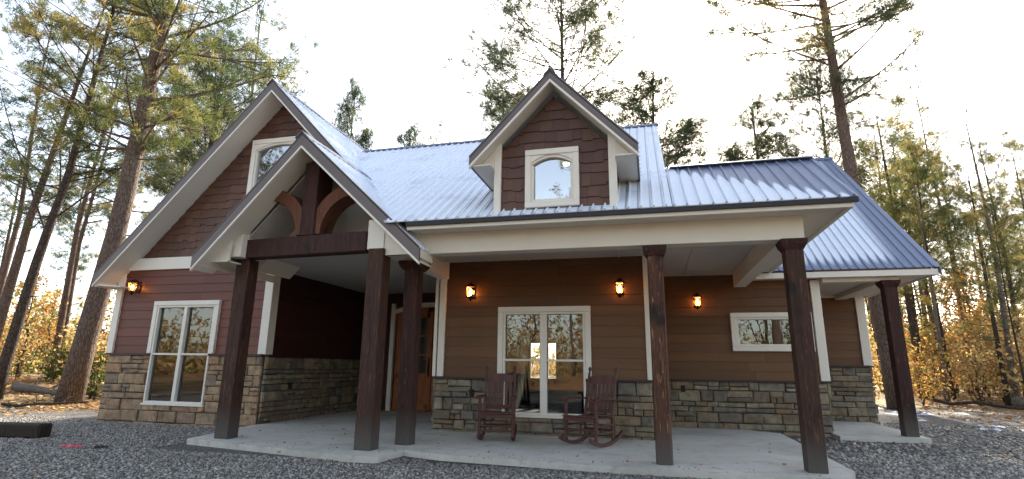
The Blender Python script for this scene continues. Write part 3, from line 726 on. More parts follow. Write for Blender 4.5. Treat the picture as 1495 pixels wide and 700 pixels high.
mb = MB(); poly_prism(mb, [(2.84, 8.48, 3.95), (2.84, 10.15, RZ-.06), (2.84, 15.4, RZ-.40), (2.84, 14.3, 3.90)], (.03, 0, 0)); B(mb, 'gable_wall', M['white'], H)
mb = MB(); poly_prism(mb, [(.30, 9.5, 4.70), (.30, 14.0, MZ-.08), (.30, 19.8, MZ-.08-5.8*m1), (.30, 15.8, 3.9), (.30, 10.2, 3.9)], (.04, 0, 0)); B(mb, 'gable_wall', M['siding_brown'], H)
# dark drip edge under the long eave
mb = MB(); mb.box(-4.05, 2.98, 8.345, 8.395, 3.862, 3.934); B(mb, 'drip_edge', M['underroof'], H)
m2 = .83; h2 = math.hypot(1, m2); WY, WZ = 14.08, 3.84
roofsheet((.43, WY, WZ), (1, 0, 0), (0, 1, m2), (0, -m2, 1), [(2.45, 0), (6.05, 0), (6.05, 5.98*h2), (0, 5.98*h2), (0, 2.0*h2)], M['roof_wing'], H)
WRZ = WZ+m2*5.98
roofsheet((6.48, 20.06+5.0, WRZ-m2*5), (-1, 0, 0), (0, -1, m2), (0, m2, 1), [(0, 0), (6.05, 0), (6.05, 5*h2), (0, 5*h2)], M['roof_wing'], H)
ridgecap((.5, 20.06, WRZ), (6.5, 20.06, WRZ), .16, m2)
mb = MB(); mb.box(2.36, 6.44, 14.12, 14.18, 3.66, 3.80, .006); mb.box(6.38, 6.44, 14.185, 22, 3.66, 3.80, .006); B(mb, 'eave_fascia', M['white'], H)
mb = MB(); mb.box(2.36, 6.37, 14.19, 17.9, 3.69, 3.72); mb.box(6.13, 6.37, 17.95, 22, 3.69, 3.72); B(mb, 'soffit', M['soffit'], H)
mb = MB(); mb.box(4.1, 5.72, 14.36, 14.62, 3.58, 3.685, .006); mb.box(5.4, 5.68, 14.63, 17.95, 3.56, 3.685, .006); B(mb, 'porch_beam', M['white'], H)
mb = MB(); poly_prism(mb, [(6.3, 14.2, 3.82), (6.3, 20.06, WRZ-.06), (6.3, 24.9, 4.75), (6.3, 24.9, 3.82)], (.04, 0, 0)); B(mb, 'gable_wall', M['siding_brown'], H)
mb = MB(); poly_prism(mb, [(6.46, WY, WZ-.03), (6.46, 20.06, WRZ-.03), (6.46, 20.06, WRZ-.22), (6.46, WY, WZ-.2)], (.03, 0, 0)); B(mb, 'rake_fascia', M['rooftrim'], H)

# ---- dormer
DX, DY, DF = -1.46, 8.56, 8.17
dz = 6.42; ds = 1.04; dxe0, dxe1 = -2.86, -.05
Dm = WF((-2.44, DY), (1, 0), (0, -1)); DW = 1.96
cutsD = [(ds, 1, dz-.30+ds*(DX+2.44)), (-ds, 1, dz-.30-ds*(DX+2.44))]
dwin = (.49, 1.41, 4.10, 5.13)
B(shingles(Dm, 0, DW, 4.04, 6.4, cutsD, [dwin], 33, .205), 'dormer_shingles', M['shingle'], H)
mb = MB()
for (x0, x1, q0, q1) in subtract([(-2.44, -.48, 4.02, 6.3)], (dwin[0]-2.44+.02, dwin[1]-2.44-.02, dwin[2]+.02, dwin[3]-.02)):
    P = clip_poly(clip_poly([(x0, q0), (x1, q0), (x1, q1), (x0, q1)], ds, 1, dz-.31+ds*DX), -ds, 1, dz-.31-ds*DX)
    if len(P) > 2: poly_prism(mb, [(x, DY+.1, q) for x, q in P], (0, -.101, 0))
B(mb, 'dormer_wall', M['room'], H)
dwo = arch_window(Dm, *dwin, .10, M['glass_sky'], 'arched dormer window with a lit globe inside', .13)
mb = MB()
for x, sg in ((-2.44, -1), (-.48, 1)):
    yb = 8.34+(5.2-EZ)/m1
    poly_prism(mb, [(x, DY+.02, 4.0), (x, DY+.02, 5.3), (x, yb+.3, 5.3)], (-.06*sg, 0, 0))
B(mb, 'dormer_cheek', M['shingle'], H)
for q0, q1 in ((-.06, .06), (DW-.06, DW+.07)): mb = MB(); Dm.box(mb, q0, q1, 4.03, 5.34, 0, .08, .006); B(mb, 'corner_trim', M['white'], H)
ybk = 8.34+(dz-EZ)/m1+.1
slope_sheet((DX, dz), ds, 1, DF, ybk, dxe1, M['roof_full']); slope_sheet((DX, dz), ds, -1, DF, ybk, dxe0, M['roof_full'])
ridgecap((DX, DF-.02, dz), (DX, ybk, dz), .1, ds)
rake(DX, dz, dxe0, dz-ds*(DX-dxe0), DF, th=.15, y_wall=DY); rake(DX, dz, dxe1, dz-ds*(dxe1-DX), DF, th=.15, y_wall=DY)
for (xe, xw, sg) in ((dxe0, -2.5, -1), (dxe1, -.42, 1)):
    ze = dz-ds*abs(xe-DX)-.15; yb = 8.34+(ze-EZ)/m1
    mb = MB(); poly_prism(mb, [(xe-sg*.02, DF+.06, ze-.0), (xw, DF+.06, ze-.0), (xw, yb, ze), (xe-sg*.02, yb, ze)], (0, 0, .025)); B(mb, 'soffit', M['soffit'], H)
    mb = MB(); poly_prism(mb, [(xe, DF+.05, ze-.01), (xe, yb+.1, ze-.01), (xe, yb+.1, ze+.14), (xe, DF+.05, ze+.14)], (-sg*.03, 0, 0)); B(mb, 'eave_fascia', M['fascia'], H)
    # cream boxed triangle beside the corner board
    mb = MB(); poly_prism(mb, [(xw, DY-.1, ze+.02), (xe-sg*.05, DY-.1, ze+.02), (xw, DY-.1, dz-ds*abs(xw-DX)-.17)], (0, .06, 0)); B(mb, 'eave_return', M['soffit'], H)
g = MB(); g.lathe((-1.33, 9.1, 5.10), [(.01, -.075), (.05, -.055), (.075, 0), (.05, .055), (.01, .075)], 14); B(g, 'globe_lamp', M['globe'], dwo, True)

# ---- double entry door
fr = MB(); Df.box(fr, .92, 1.06, .1, 3.46, -.02, .1, .006); Df.box(fr, 3.64, 3.78, .1, 3.46, -.02, .1, .006); N = 12
for k in range(N):
    a, b = 1.06+2.58*k/N, 1.06+2.58*(k+1)/N; za, zb_ = 3.40-.22*(2*k/N-1)**2, 3.40-.22*(2*(k+1)/N-1)**2
    poly_prism(fr, [Df.p(a, za-.06, -.02), Df.p(b, zb_-.06, -.02), Df.p(b, zb_+.08, -.02), Df.p(a, za+.08, -.02)], Df.n*.12)
dfr = B(fr, 'door_frame', M['white'], H)
mb = MB(); Df.box(mb, .7, 4.1, .1, 3.85, -.4, -.3); B(mb, 'wall_sheathing', M['room'], H)
for i, (a0, a1) in enumerate(((1.08, 2.34), (2.36, 3.62))):
    d = MB(); t = .17
    Df.box(d, a0, a0+t, .12, 3.2, -.12, -.05, .008); Df.box(d, a1-t, a1, .12, 3.2, -.12, -.05, .008)
    Df.box(d, a0+t, a1-t, .12, .4, -.12, -.05, .008); Df.box(d, a0+t, a1-t, 1.05, 1.25, -.12, -.05, .008); Df.box(d, a0+t, a1-t, 3.0, 3.36, -.12, -.05, .008)
    Df.box(d, a0+t, a1-t, .4, 1.05, -.11, -.085, .008); Df.box(d, a0+t+.08, a1-t-.08, .48, .97, -.085, -.06, .02)
    for q in (1.83, 2.42): Df.box(d, a0+t, a1-t, q-.025, q+.025, -.11, -.06)
    o = B(d, 'door', M['door'], H); o['label'] = 'door leaf with glazed upper part'
    pane_obj(Df, a0+t, a1-t, 1.25, 3.0, -.09, o, M['glass'])
    h = MB(); x = a1-.08 if i == 0 else a0+.08; Df.box(h, x-.025, x+.025, 1.15, 1.75, -.05, -.035, .005); h.tube([Df.p(x, 1.2, .0), Df.p(x, 1.3, .03), Df.p(x, 1.5, .03), Df.p(x, 1.6, .0)], .012, 6)
    B(h, 'handle', M['black'], o)

# ---- wall lanterns
def lantern(wf, a, z, k=1.12, light=.16):
    mb = MB(); wf.box(mb, a-.05*k, a+.05*k, z-.1*k, z+.16*k, .02, .05, .01)
    c = wf.p(a, 0, .2*k); x, y = c.x, c.y
    mb.tube([wf.p(a, z+.12*k, .04), wf.p(a, z+.2*k, .12*k), wf.p(a, z+.19*k, .2*k)], .012*k, 6)
    mb.lathe((x, y, z), [(.02*k, .20*k), (.05*k, .17*k), (.115*k, .125*k), (.115*k, .11*k)], 12)
    mb.lathe((x, y, z), [(.07*k, -.11*k), (.085*k, -.10*k), (.085*k, -.085*k)], 12)
    mb.lathe((x, y, z), [(.01*k, -.17*k), (.03*k, -.14*k), (.02*k, -.11*k)], 8)
    for t in range(4):
        q = math.pi/4+t*math.pi/2; dx, dy = math.cos(q)*.085*k, math.sin(q)*.085*k; mb.tube([(x+dx, y+dy, z-.1*k), (x+dx*1.2, y+dy*1.2, z+.12*k)], .008*k, 5)
    o = B(mb, 'wall_lantern', M['black'], H)
    g = MB(); g.lathe((x, y, z), [(.06*k, -.085*k), (.075*k, 0), (.085*k, .105*k)], 12); B(g, 'lamp_glass', M['lampglass'], o, True)
    b = MB(); b.lathe((x, y, z), [(.012*k, -.06*k), (.034*k, -.02*k), (.042*k, .02*k), (.02*k, .075*k)], 10); B(b, 'bulb', M['bulb'], o, True)
    ld = bpy.data.lights.new('lantern_light', 'POINT'); ld.energy = 2.2*light; ld.color = (1, .42, .14); ld.shadow_soft_size = .04
    lo = bpy.data.objects.new('lantern_light', ld); COL.objects.link(lo); lo.location = wf.p(a, z+.02, .11*k)*S; lo.parent = o
lantern(Lf, .62, 3.40); lantern(Cf, .84, 3.12); lantern(Cf, 4.17, 3.13); lantern(Rf, 1.20, 3.14)
# dark dome fixture on the set-back wall
mb = MB(); c = Bf.p(.9, 3.15, .02); Bf.box(mb, .84, .96, 3.1, 3.26, 0, .05, .01); mb.tube([Bf.p(.9, 3.17, .05), Bf.p(.9, 3.17, .12), Bf.p(.9, 3.12, .2), Bf.p(.9, 3.08, .24)], [.03, .07, .1, .11], 12); B(mb, 'unlit_wall_light', M['black'], H)
# outlets in the stonework
for wf, a, z in ((Cf, .88, .92), (Rf, .74, 1.02), (Ls, 1.0, .95)):
    mb = MB(); wf.box(mb, a-.05, a+.05, z-.08, z+.08, .0, .1, .01); B(mb, 'outlet_cover', M['black'], H)
# downlight in the soffit by the gable post
mb = MB(); mb.lathe((-4.05, 8.75, 3.432), [(.06, 0), (.06, .012)], 14); B(mb, 'downlight', M['down'], H)

# ================================================================== ROCKING CHAIRS
def rocker(loc, rot, label):
    r = empty('rocking_chair', loc); r.rotation_euler = (0, 0, rot); tag(r, label, 'rocking chair', 'rocking chairs on the porch')
    m = M['chair']
    def P(mb, name, par=None, lab=None):
        me = mb.build(name, m); me.parent = par or r
        if lab: me['label'] = lab
        return me
    W = .30                                          # front is -y
    def rz(y): return .03+.16*(abs(y-.02)/.55)**2*.9
    for sx in (-1, 1):
        mb = MB(); pts = [(sx*W, y, rz(y)) for y in np.linspace(-.48, .62, 12)]
        for a, b in zip(pts, pts[1:]): mb.bar(a, b, .045, .055)
        P(mb, 'rocker')
        mb = MB()       # turned front leg up to the arm
        zz = [rz(-.28), .12, .2, .3, .42, .47, .53, .6, .72, .76]; rr = [.024, .03, .026, .034, .036, .036, .028, .034, .026, .03]
        mb.tube([(sx*W, -.28, z) for z in zz], rr, 10); P(mb, 'leg')
        mb = MB()       # back leg rising into the back post with a ball finial
        L = [(.30, rz(.30)), (.30, .45), (.33, .62), (.40, .90), (.475, 1.2), (.482, 1.23), (.49, 1.26), (.497, 1.29), (.505, 1.32)]
        mb.tube([(sx*W*.93, y, z) for y, z in L], [.026, .03, .028, .027, .024, .014, .03, .032, .01], 10); P(mb, 'back_post')
        mb = MB()
        A = [(sx*(W+.02), -.40, .745, .05), (sx*(W+.02), -.36, .77, .062), (sx*(W+.01), -.2, .78, .045), (sx*W, .1, .775, .035), (sx*W*.97, .37, .76, .03)]
        for a, b in zip(A, A[1:]): mb.bar(a[:3], b[:3], a[3]+b[3], .028, bev=.006)
        P(mb, 'armrest')
        for z in (.22, .34):
            mb = MB(); mb.tube([(sx*W, -.27, z), (sx*W*.97, .30, z)], .014, 8); P(mb, 'stretcher')
    for (y, z) in ((-.28, .27), (-.28, .19), (.30, .24)):
        mb = MB(); mb.tube([(-W, y, z), (W, y, z)], .018, 8); P(mb, 'stretcher')
    mb = MB()
    n = 8
    for i in range(n):
        y0 = -.34+i*.085; z = .475-.035*(y0+.34)/.66+.02*((i-3.5)/3.5)**2; mb.bar((-W-.015, y0, z), (W+.015, y0, z), .076, .024, upv=(0, 0, 1), bev=.004)
    mb.bar((-W, -.36, .445), (W, -.36, .445), .03, .06); P(mb, 'seat')
    mb = MB(); mb.bar((-W*.93, .335, .56), (W*.93, .335, .56), .03, .07, bev=.008); P(mb, 'back_rail')
    mb = MB(); N = 8
    for i in range(N):
        x0, x1 = -W*.93+2*W*.93*i/N, -W*.93+2*W*.93*(i+1)/N; hh = lambda x: .035*(1-(x/(W*.93))**2)
        poly_prism(mb, [(x0, .44, 1.02), (x1, .44, 1.02), (x1, .465, 1.14+hh(x1)), (x0, .465, 1.14+hh(x0))], (0, .028, 0))
    P(mb, 'back_rail')
    for i in range(6):
        x = -.2+i*.08; mb = MB(); mb.bar((x, .342, .58), (x, .445, 1.03), .056, .016, upv=(0, 1, 0), bev=.004); P(mb, 'slat')
    r.scale = (1.07, 1.07, 1.07); return r
rocker((-2.98, 10.72, .1), R_(10), 'reddish wooden rocking chair facing the drive squarely, beside the stone outlet')
rocker((-1.17, 10.62, .1), R_(-26), 'reddish wooden rocking chair turned at an angle, nearer the peeling log post')

# ================================================================== SMALL THINGS ON THE GRAVEL
mb = MB(); mb.bar((-14.6, 8.3, .14), (-11.74, 8.70, .14), .3, .27, bev=.03)
o = mb.build('landscape_timber', M['tie']); tag(o, 'dark weathered timber lying on the gravel at the edge of the sun', 'timber')
mb = MB()
pts = [(-10.05, 7.74, .03), (-9.98, 7.80, .05), (-9.9, 7.76, .03), (-9.80, 7.82, .045), (-9.72, 7.84, .03)]
for a, b in zip(pts, pts[1:]):
    a, b = Vector(a), Vector(b); mb.face([a+Vector((0, 0, 0)), b, b+Vector((.0, .035, .03)), a+Vector((0, .035, .03))])
tag(mb.build('ribbon', M['red']), 'scrap of red ribbon lying on the grey gravel', 'ribbon')
mb = MB(); mb.tube([(-9.52, 7.93, .035), (-9.42, 7.98, .045), (-9.34, 8.02, .035)], .02, 6); tag(mb.build('twig', M['bark_dark']), 'short dark twig beside the red ribbon', 'twig')

# ------------------------------------------------------------------ numpy mesh for many small faces
def npmesh(name, V, F, mat, tint=None, smooth=False):
    me = bpy.data.meshes.new(name); n, k = F.shape
    me.vertices.add(len(V)); me.vertices.foreach_set('co', (V*S).astype(np.float32).ravel())
    me.loops.add(n*k); me.loops.foreach_set('vertex_index', F.astype(np.int32).ravel())
    me.polygons.add(n); me.polygons.foreach_set('loop_start', np.arange(0, n*k, k, dtype=np.int32)); me.polygons.foreach_set('loop_total', np.full(n, k, dtype=np.int32))
    if tint is not None:
        a = me.attributes.new('tint', 'FLOAT', 'POINT'); a.data.foreach_set('value', tint.astype(np.float32))
    me.materials.append(mat); me.update(calc_edges=True); me.validate(); return me
def link(me, name=None):
    o = bpy.data.objects.new(name or me.name, me); COL.objects.link(o); return o

# loose gravel stones in front of the porch
rs = np.random.default_rng(5)
def unit(n, r=rs):
    v = r.normal(size=(n, 3)); return v/np.linalg.norm(v, axis=1)[:, None]
def stones(n, xr, yr, s0, s1, reject=None, z=0.0):
    x = rs.uniform(*xr, n); y = rs.uniform(*yr, n)
    if reject is not None: k = ~reject(x, y); x, y = x[k], y[k]
    n = len(x); oc = np.array([[1, 0, 0], [-1, 0, 0], [0, 1, 0], [0, -1, 0], [0, 0, 1], [0, 0, -1]], float)
    sz = rs.uniform(s0, s1, n)**1.0; st = rs.uniform(.55, 1.3, (n, 6, 1)); V = oc[None]*st*sz[:, None, None]
    V[:, :, 2] *= .7; ang = rs.uniform(0, 6.28, n); c, s_ = np.cos(ang), np.sin(ang); tilt = rs.uniform(-.6, .6, n); ct, st_ = np.cos(tilt), np.sin(tilt)
    X, Y, Z = V[..., 0], V[..., 1], V[..., 2]; Y, Z = Y*ct[:, None]-Z*st_[:, None], Y*st_[:, None]+Z*ct[:, None]
    V = np.stack([X*c[:, None]-Y*s_[:, None]+x[:, None], X*s_[:, None]+Y*c[:, None]+y[:, None], Z+z+sz[:, None]*.25], -1).reshape(-1, 3)
    f = np.array([[0, 2, 4], [2, 1, 4], [1, 3, 4], [3, 0, 4], [2, 0, 5], [1, 2, 5], [3, 1, 5], [0, 3, 5]]); F = (f[None]+6*np.arange(n)[:, None, None]).reshape(-1, 3)
    return V, F, np.repeat(rs.random(n), 6)
def on_house(x, y):
    return ((x > -8.7) & (x < 2.85) & (y > 8.25)) | ((x > -13.9) & (x < -8.5) & (y > 11.4)) | (y > 14.5) | ((x > -4.9) & (x < -4.1) & (y > 8.05))
tm = MT('gravel_stone'); a = tm.attr('tint')
M['gstone'] = tm.set(tm.ramp(a, [(0, (.12, .11, .10)), (.4, (.235, .22, .198)), (.75, (.345, .325, .29)), (.93, (.50, .465, .40)), (1, (.33, .24, .17))]), .8, spec=.3)
V, F, T = stones(130000, (-17, 8), (5, 12), .008, .029, on_house)
tag(link(npmesh('loose_gravel', V, F, M['gstone'], T)), 'loose grey gravel stones spread over the drive', 'gravel', kind='stuff')
V, F, T = stones(9000, (2.9, 14), (8, 19), .025, .055, lambda x, y: ((x < 4.0) & (y > 14.4)) | ((x < 6) & (y > 13.9)))
tag(link(npmesh('side_gravel', V, F, M['gstone'], T)), 'coarser gravel beside the small side porch', 'gravel', kind='stuff')

mb = MB(); rr_ = random.Random(9); top = []; bot = []
for k in range(41):
    x = -4.25+6.9*k/40; top.append((x, 8.98 if x < -3.9 else 8.9, .006)); bot.append((x, 8.0+.32*abs(math.sin(k*.9))*rr_.uniform(.3, 1)+.35*abs(k/40-.35), .006))
for k in range(40): mb.face([bot[k], bot[k+1], top[k+1], top[k]])
M['soil'] = m_plain('damp_soil', (.055, .047, .036), .95, .5, 14, bump=.6)
tag(mb.build('soil_strip', M['soil']), kind='structure')
V, F, T = stones(3800, (-4.2, 2.6), (8.05, 8.75), .012, .03, lambda x, y: y > np.where(x < -3.6, 8.9, 8.5))
T = T*.55; tag(link(npmesh('soil_crumbs', V, F, M['gstone'], T)), 'dark crumbs of soil and grit washed along the slab edge', 'grit', kind='stuff')
V, F, T = stones(260, (-8.2, 2.5), (8.3, 9.1), .008, .02, lambda x, y: (y < 8.55) | (rs.random(len(x)) < (y-8.5)*1.2), .1)
tag(link(npmesh('spilled_gravel', V, F, M['gstone'], T)), 'small stones kicked up onto the slab edge', 'gravel', kind='stuff')
V, F, T = stones(1500, (-17, 8), (5, 12), .028, .046, on_house)
tag(link(npmesh('coarse_gravel', V, F, M['gstone'], T)), 'larger stones mixed into the gravel of the drive', 'gravel', kind='stuff')
# leaf litter on the forest floor
def litter(n, areas, s0, s1):
    Vs = []; Ts = []; tot = 0
    for (x0, x1, y0, y1, k) in areas:
        m = int(n*k); x = rs.uniform(x0, x1, m); y = rs.uniform(y0, y1, m); z = np.array([gh(a, b) for a, b in zip(x, y)])+rs.uniform(.01, .06, m)
        d = unit(m)*np.array([1, 1, .35]); e = np.cross(d, np.array([0, 0, 1.])+unit(m)*.5); s_ = rs.uniform(s0, s1, (m, 1)); c = np.stack([x, y, z], 1)
        Vs.append(np.stack([c-d*s_, c+e*s_*.6, c+d*s_, c-e*s_*.6], 1).reshape(-1, 3)); Ts.append(np.repeat(rs.random(m), 4)); tot += m
    return np.concatenate(Vs), np.arange(tot*4).reshape(-1, 4), np.concatenate(Ts)
M['litter'] = m_leaf('fallen_leaves', [(0, (.16, .08, .035)), (.4, (.34, .18, .07)), (.7, (.42, .26, .11)), (1, (.50, .36, .19))], .15, .8)
V, F, T = litter(34000, [(-40, -17, 10, 34, .45), (-20, -13, 13.5, 30, .12), (9.5, 34, 17, 50, .33), (-30, 20, -30, -11, .10)], .05, .12)
tag(link(npmesh('leaf_litter', V, F, M['litter'], T)), 'fallen brown leaves and needles covering the forest floor', 'fallen leaves', kind='stuff')

V, F, T = litter(420, [(-4.1, 2.4, 8.6, 11.5, .04), (-8.0, -4.8, 8.7, 13, .03), (-17, 8, 5.5, 12, .82)], .025, .05)
V[:, 2] += .035; k_ = (V[:, 1] > 8.3) & (V[:, 0] > -8.4) & (V[:, 0] < 2.7); V[k_, 2] += .075
tag(link(npmesh('stray_leaves', V, F, M['litter'], T)), 'stray dry leaves blown over the slab and the gravel', 'fallen leaves', kind='stuff')
# thin snow left in the shade by the drive
def snowpatch(c, a, b, ang, seed):
    r = random.Random(seed); mb = MB(); N = 22; ring = []; ca, sa = math.cos(ang), math.sin(ang)
    for k in range(N):
        t = 2*math.pi*k/N; q = r.uniform(.55, 1.1); x, y = a*q*math.cos(t), b*q*math.sin(t); ring.append((c[0]+x*ca-y*sa, c[1]+x*sa+y*ca, gh(*c[:2])+.006))
    b0 = len(mb.v); mb.v += ring+[(c[0], c[1], gh(*c[:2])+.05)]
    for k in range(N): mb.f.append((b0+k, b0+(k+1) % N, b0+N))
    return mb
mb = MB(); r = random.Random(3)
for k in range(28):
    t = r.random(); side = r.random() < .6
    cx = (8.6+r.uniform(-.7, .9)+t*.6) if side else (10.5+r.uniform(-1, 3)); cy = 15+t*13
    q = snowpatch((cx, cy), r.uniform(.12, .5), r.uniform(.06, .2), r.uniform(1.0, 1.9), k); b0 = len(mb.v); mb.v += q.v; mb.f += [tuple(i+b0 for i in f) for f in q.f]
tag(mb.build('thin_snow', M['snow'], smooth=True), 'thin patches of melting snow in the shade beside the drive', 'snow', kind='stuff')

# ================================================================== TREES
def tube_np(pts, rad, n=7):
    mb = MB(); mb.tube(pts, rad, n); return mb
def needles(cent, dirs, size, per, rng, wid=.10, tints=None):
    m = len(cent); d = rng.normal(size=(m, per, 3)); d /= np.linalg.norm(d, axis=2, keepdims=True); d = d+dirs[:, None, :]*.9+np.array([0, 0, .25]); d /= np.linalg.norm(d, axis=2, keepdims=True)
    L = size[:, None, None]*rng.uniform(.6, 1.15, (m, per, 1)); b = cent[:, None, :]+rng.normal(size=(m, per, 3))*size[:, None, None]*.22
    s_ = np.cross(d, rng.normal(size=(m, per, 3))); s_ /= np.linalg.norm(s_, axis=2, keepdims=True)+1e-9
    w_ = L*wid; V = np.stack([b-s_*w_*.5, b+s_*w_*.5, b+d*L], 2).reshape(-1, 3); F = np.arange(m*per*3).reshape(-1, 3)
    return V, F, np.repeat(tints, per*3)
PINES = {}
def make_pine(name, seed, Ht, r0, path, cb, R, nb, tufts, per, size, mat='needle', bark='bark', wid=.10, tlo=0.0, thi=.8, droop=.1, shape='round', stubs=6, clump=8, extra=()):
    """returns (trunk mesh, crown mesh). path: list of (t, dx, dy) bends"""
    rng = np.random.default_rng(seed); rr = random.Random(seed); mb = MB()
    ts = np.linspace(0, 1, 16); px = np.interp(ts, [p[0] for p in path], [p[1] for p in path]); py = np.interp(ts, [p[0] for p in path], [p[2] for p in path])
    P = [Vector((px[i], py[i], ts[i]*Ht-.3*(i == 0))) for i in range(16)]
    rad = [r0*(1.18 if i == 0 else 1.0)*(1-.86*t**1.1) for i, t in enumerate(ts)]; mb.tube(P, rad, 12)
    def at(t):
        f = t*15; i = min(int(f), 14); return P[i].lerp(P[i+1], f-i)
    C, D, T, Sz = [], [], [], []; cl = [None]
    def branch(t, az, L, el, rb, nt, leaf=True, lvl=0):
        o = at(t); a = Vector((math.cos(az), math.sin(az), 0)); pts = []; 
        wob = rr.uniform(-.5, .5)
        for k in range(6):
            s_ = k/5; q = a*(L*s_)+a.cross(Vector((0, 0, 1)))*(wob*L*.3*s_*s_)+Vector((0, 0, L*(math.tan(el)*s_-droop*s_*s_+.22*s_**3)))
            pts.append(o+q)
        mb.tube(pts, [rb*(1-.85*k/5)+.008 for k in range(6)], 5, False)
        if not leaf: return
        tb = rr.uniform(tlo, thi); cl[0] = None
        for k in range(nt):
            s_ = .35+.65*math.sqrt(rr.random()) if nt > 3 else rr.uniform(.6, 1); f = s_*5; i = min(int(f), 4); p = pts[i].lerp(pts[i+1], f-i)
            sp = L*.17*(1.25-.5*s_)
            if k % clump == 0 or cl[0] is None: cl[0] = (Vector((rr.gauss(0, sp), rr.gauss(0, sp), rr.gauss(0, sp*.45)+.1*sp)), p)
            g = .26*Ht/22; off = cl[0][0]+(cl[0][1]-p)+Vector((rr.gauss(0, g), rr.gauss(0, g), rr.gauss(0, g*.6)))
            if k % 6 == 0: mb.tube([p, p+off], [.016*Ht/20, .008*Ht/20], 3, False)
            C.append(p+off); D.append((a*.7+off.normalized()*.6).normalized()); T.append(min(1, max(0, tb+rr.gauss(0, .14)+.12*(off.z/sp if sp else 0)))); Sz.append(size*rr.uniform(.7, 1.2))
    for k in range(nb):
        t = cb+(1-cb)*((k+rr.random())/nb)*.98; q = (t-cb)/(1-cb)
        if shape == 'round': L = R*(math.sin(math.pi*min(1, .22+q*.78))**.7)*rr.uniform(.55, 1.1)
        elif shape == 'cone': L = R*(1-q)**.8*rr.uniform(.6, 1.1)+.12*R
        else: L = R*(.5+.5*math.sin(math.pi*q))*rr.uniform(.35, 1.15)
        branch(t, rr.uniform(0, 6.283), L, rr.uniform(.0, .55)+q*.5, r0*.16*(1-.6*q), max(2, int(tufts*L/R)))
    for (t, az, L, el, nt) in extra: branch(t, az, L, el, r0*.17, nt)
    for k in range(stubs):
        t = rr.uniform(cb*.45, cb); branch(t, rr.uniform(0, 6.28), rr.uniform(.15, .5)*R, rr.uniform(-.2, .4), r0*.07, 0, False)
    C_ = np.array([tuple(c) for c in C]); D_ = np.array([tuple(d) for d in D])
    V, F, T_ = needles(C_, D_, np.array(Sz), per, rng, wid, np.array(T))
    tm_ = bpy.data.meshes.new(name+'_trunk'); tm_.from_pydata([tuple(Vector(p)*S) for p in mb.v], [], mb.f); tm_.materials.append(M[bark])
    for p in tm_.polygons: p.use_smooth = True
    return tm_, npmesh(name+'_crown', V, F, M[mat], T_)
def make_leafy(name, seed, Ht, r0, R, nb, leaves, ls, mat, bark='bark_dark', stems=1, cb=.25, spread=.16):
    rng = np.random.default_rng(seed); rr = random.Random(seed); mb = MB(); C = []; T = []
    for s_ in range(stems):
        az = rr.uniform(0, 6.28); lean = rr.uniform(.02, .22)*(1.6 if stems > 1 else 1); h = Ht*rr.uniform(.8, 1)
        P = [Vector((math.cos(az)*lean*h*(k/7)**1.2+rr.gauss(0, .03*h)*(k > 0)*.5, math.sin(az)*lean*h*(k/7)**1.2+rr.gauss(0, .03*h)*(k > 0)*.5, h*k/7-.1*(k == 0))) for k in range(8)]
        mb.tube(P, [r0*(1-.85*k/7)/math.sqrt(stems) for k in range(8)], 7)
        for k in range(max(2, nb//stems)):
            t = cb+(1-cb)*rr.random(); f = t*7; i = min(int(f), 6); o = P[i].lerp(P[i+1], f-i); a = rr.uniform(0, 6.28); L = R*(1.1-.6*t)*rr.uniform(.5, 1.1)
            e = o+Vector((math.cos(a)*L, math.sin(a)*L, L*rr.uniform(.2, 1.0))); mid = o.lerp(e, .5)+Vector((0, 0, .08*L)); mb.tube([o, mid, e], [r0*.25/math.sqrt(stems), r0*.15/math.sqrt(stems), .008], 4, False)
            tb = rr.random()
            for j in range(leaves):
                q = rr.uniform(.3, 1.05); c = o.lerp(e, q)+Vector((rr.gauss(0, spread*R), rr.gauss(0, spread*R), rr.gauss(0, spread*R*.8))); C.append(tuple(c)); T.append(min(1, max(0, tb*.6+rr.gauss(.2, .17))))
    C = np.array(C); m = len(C); d = rng.normal(size=(m, 3)); d /= np.linalg.norm(d, axis=1)[:, None]; e = np.cross(d, rng.normal(size=(m, 3))); e /= np.linalg.norm(e, axis=1)[:, None]
    s_ = rng.uniform(.6, 1.3, (m, 1))*ls; V = np.stack([C-d*s_, C+e*s_*.6, C+d*s_, C-e*s_*.6], 1).reshape(-1, 3)
    tm_ = bpy.data.meshes.new(name+'_trunk'); tm_.from_pydata([tuple(Vector(p)*S) for p in mb.v], [], mb.f); tm_.materials.append(M[bark])
    return tm_, npmesh(name+'_crown', V, np.arange(m*4).reshape(-1, 4), M[mat], np.repeat(np.array(T), 4))
def plant(kind, pair, x, y, scale, rot, label, cat='tree', group=None, sz=1.0):
    r = empty(kind, (x, y, gh(x, y))); r.rotation_euler = (0, 0, rot); r.scale = (scale, scale, scale*sz)
    for nm, me in zip(('trunk' if cat == 'tree' else 'stem', 'crown' if cat == 'tree' else 'foliage'), pair):
        o = link(me, nm); o.parent = r
    return tag(r, label, cat, group)
def pxpos(px, D):        # ground point at forward distance y=D that stands on image column px
    d = rt*(px-747.5)+up*(350-535)+fw*FOC; return d.x/d.y*D, D
def height_for(px, py, D):
    d = rt*(px-747.5)+up*(350-py)+fw*FOC; return EYE+d.z/d.y*D
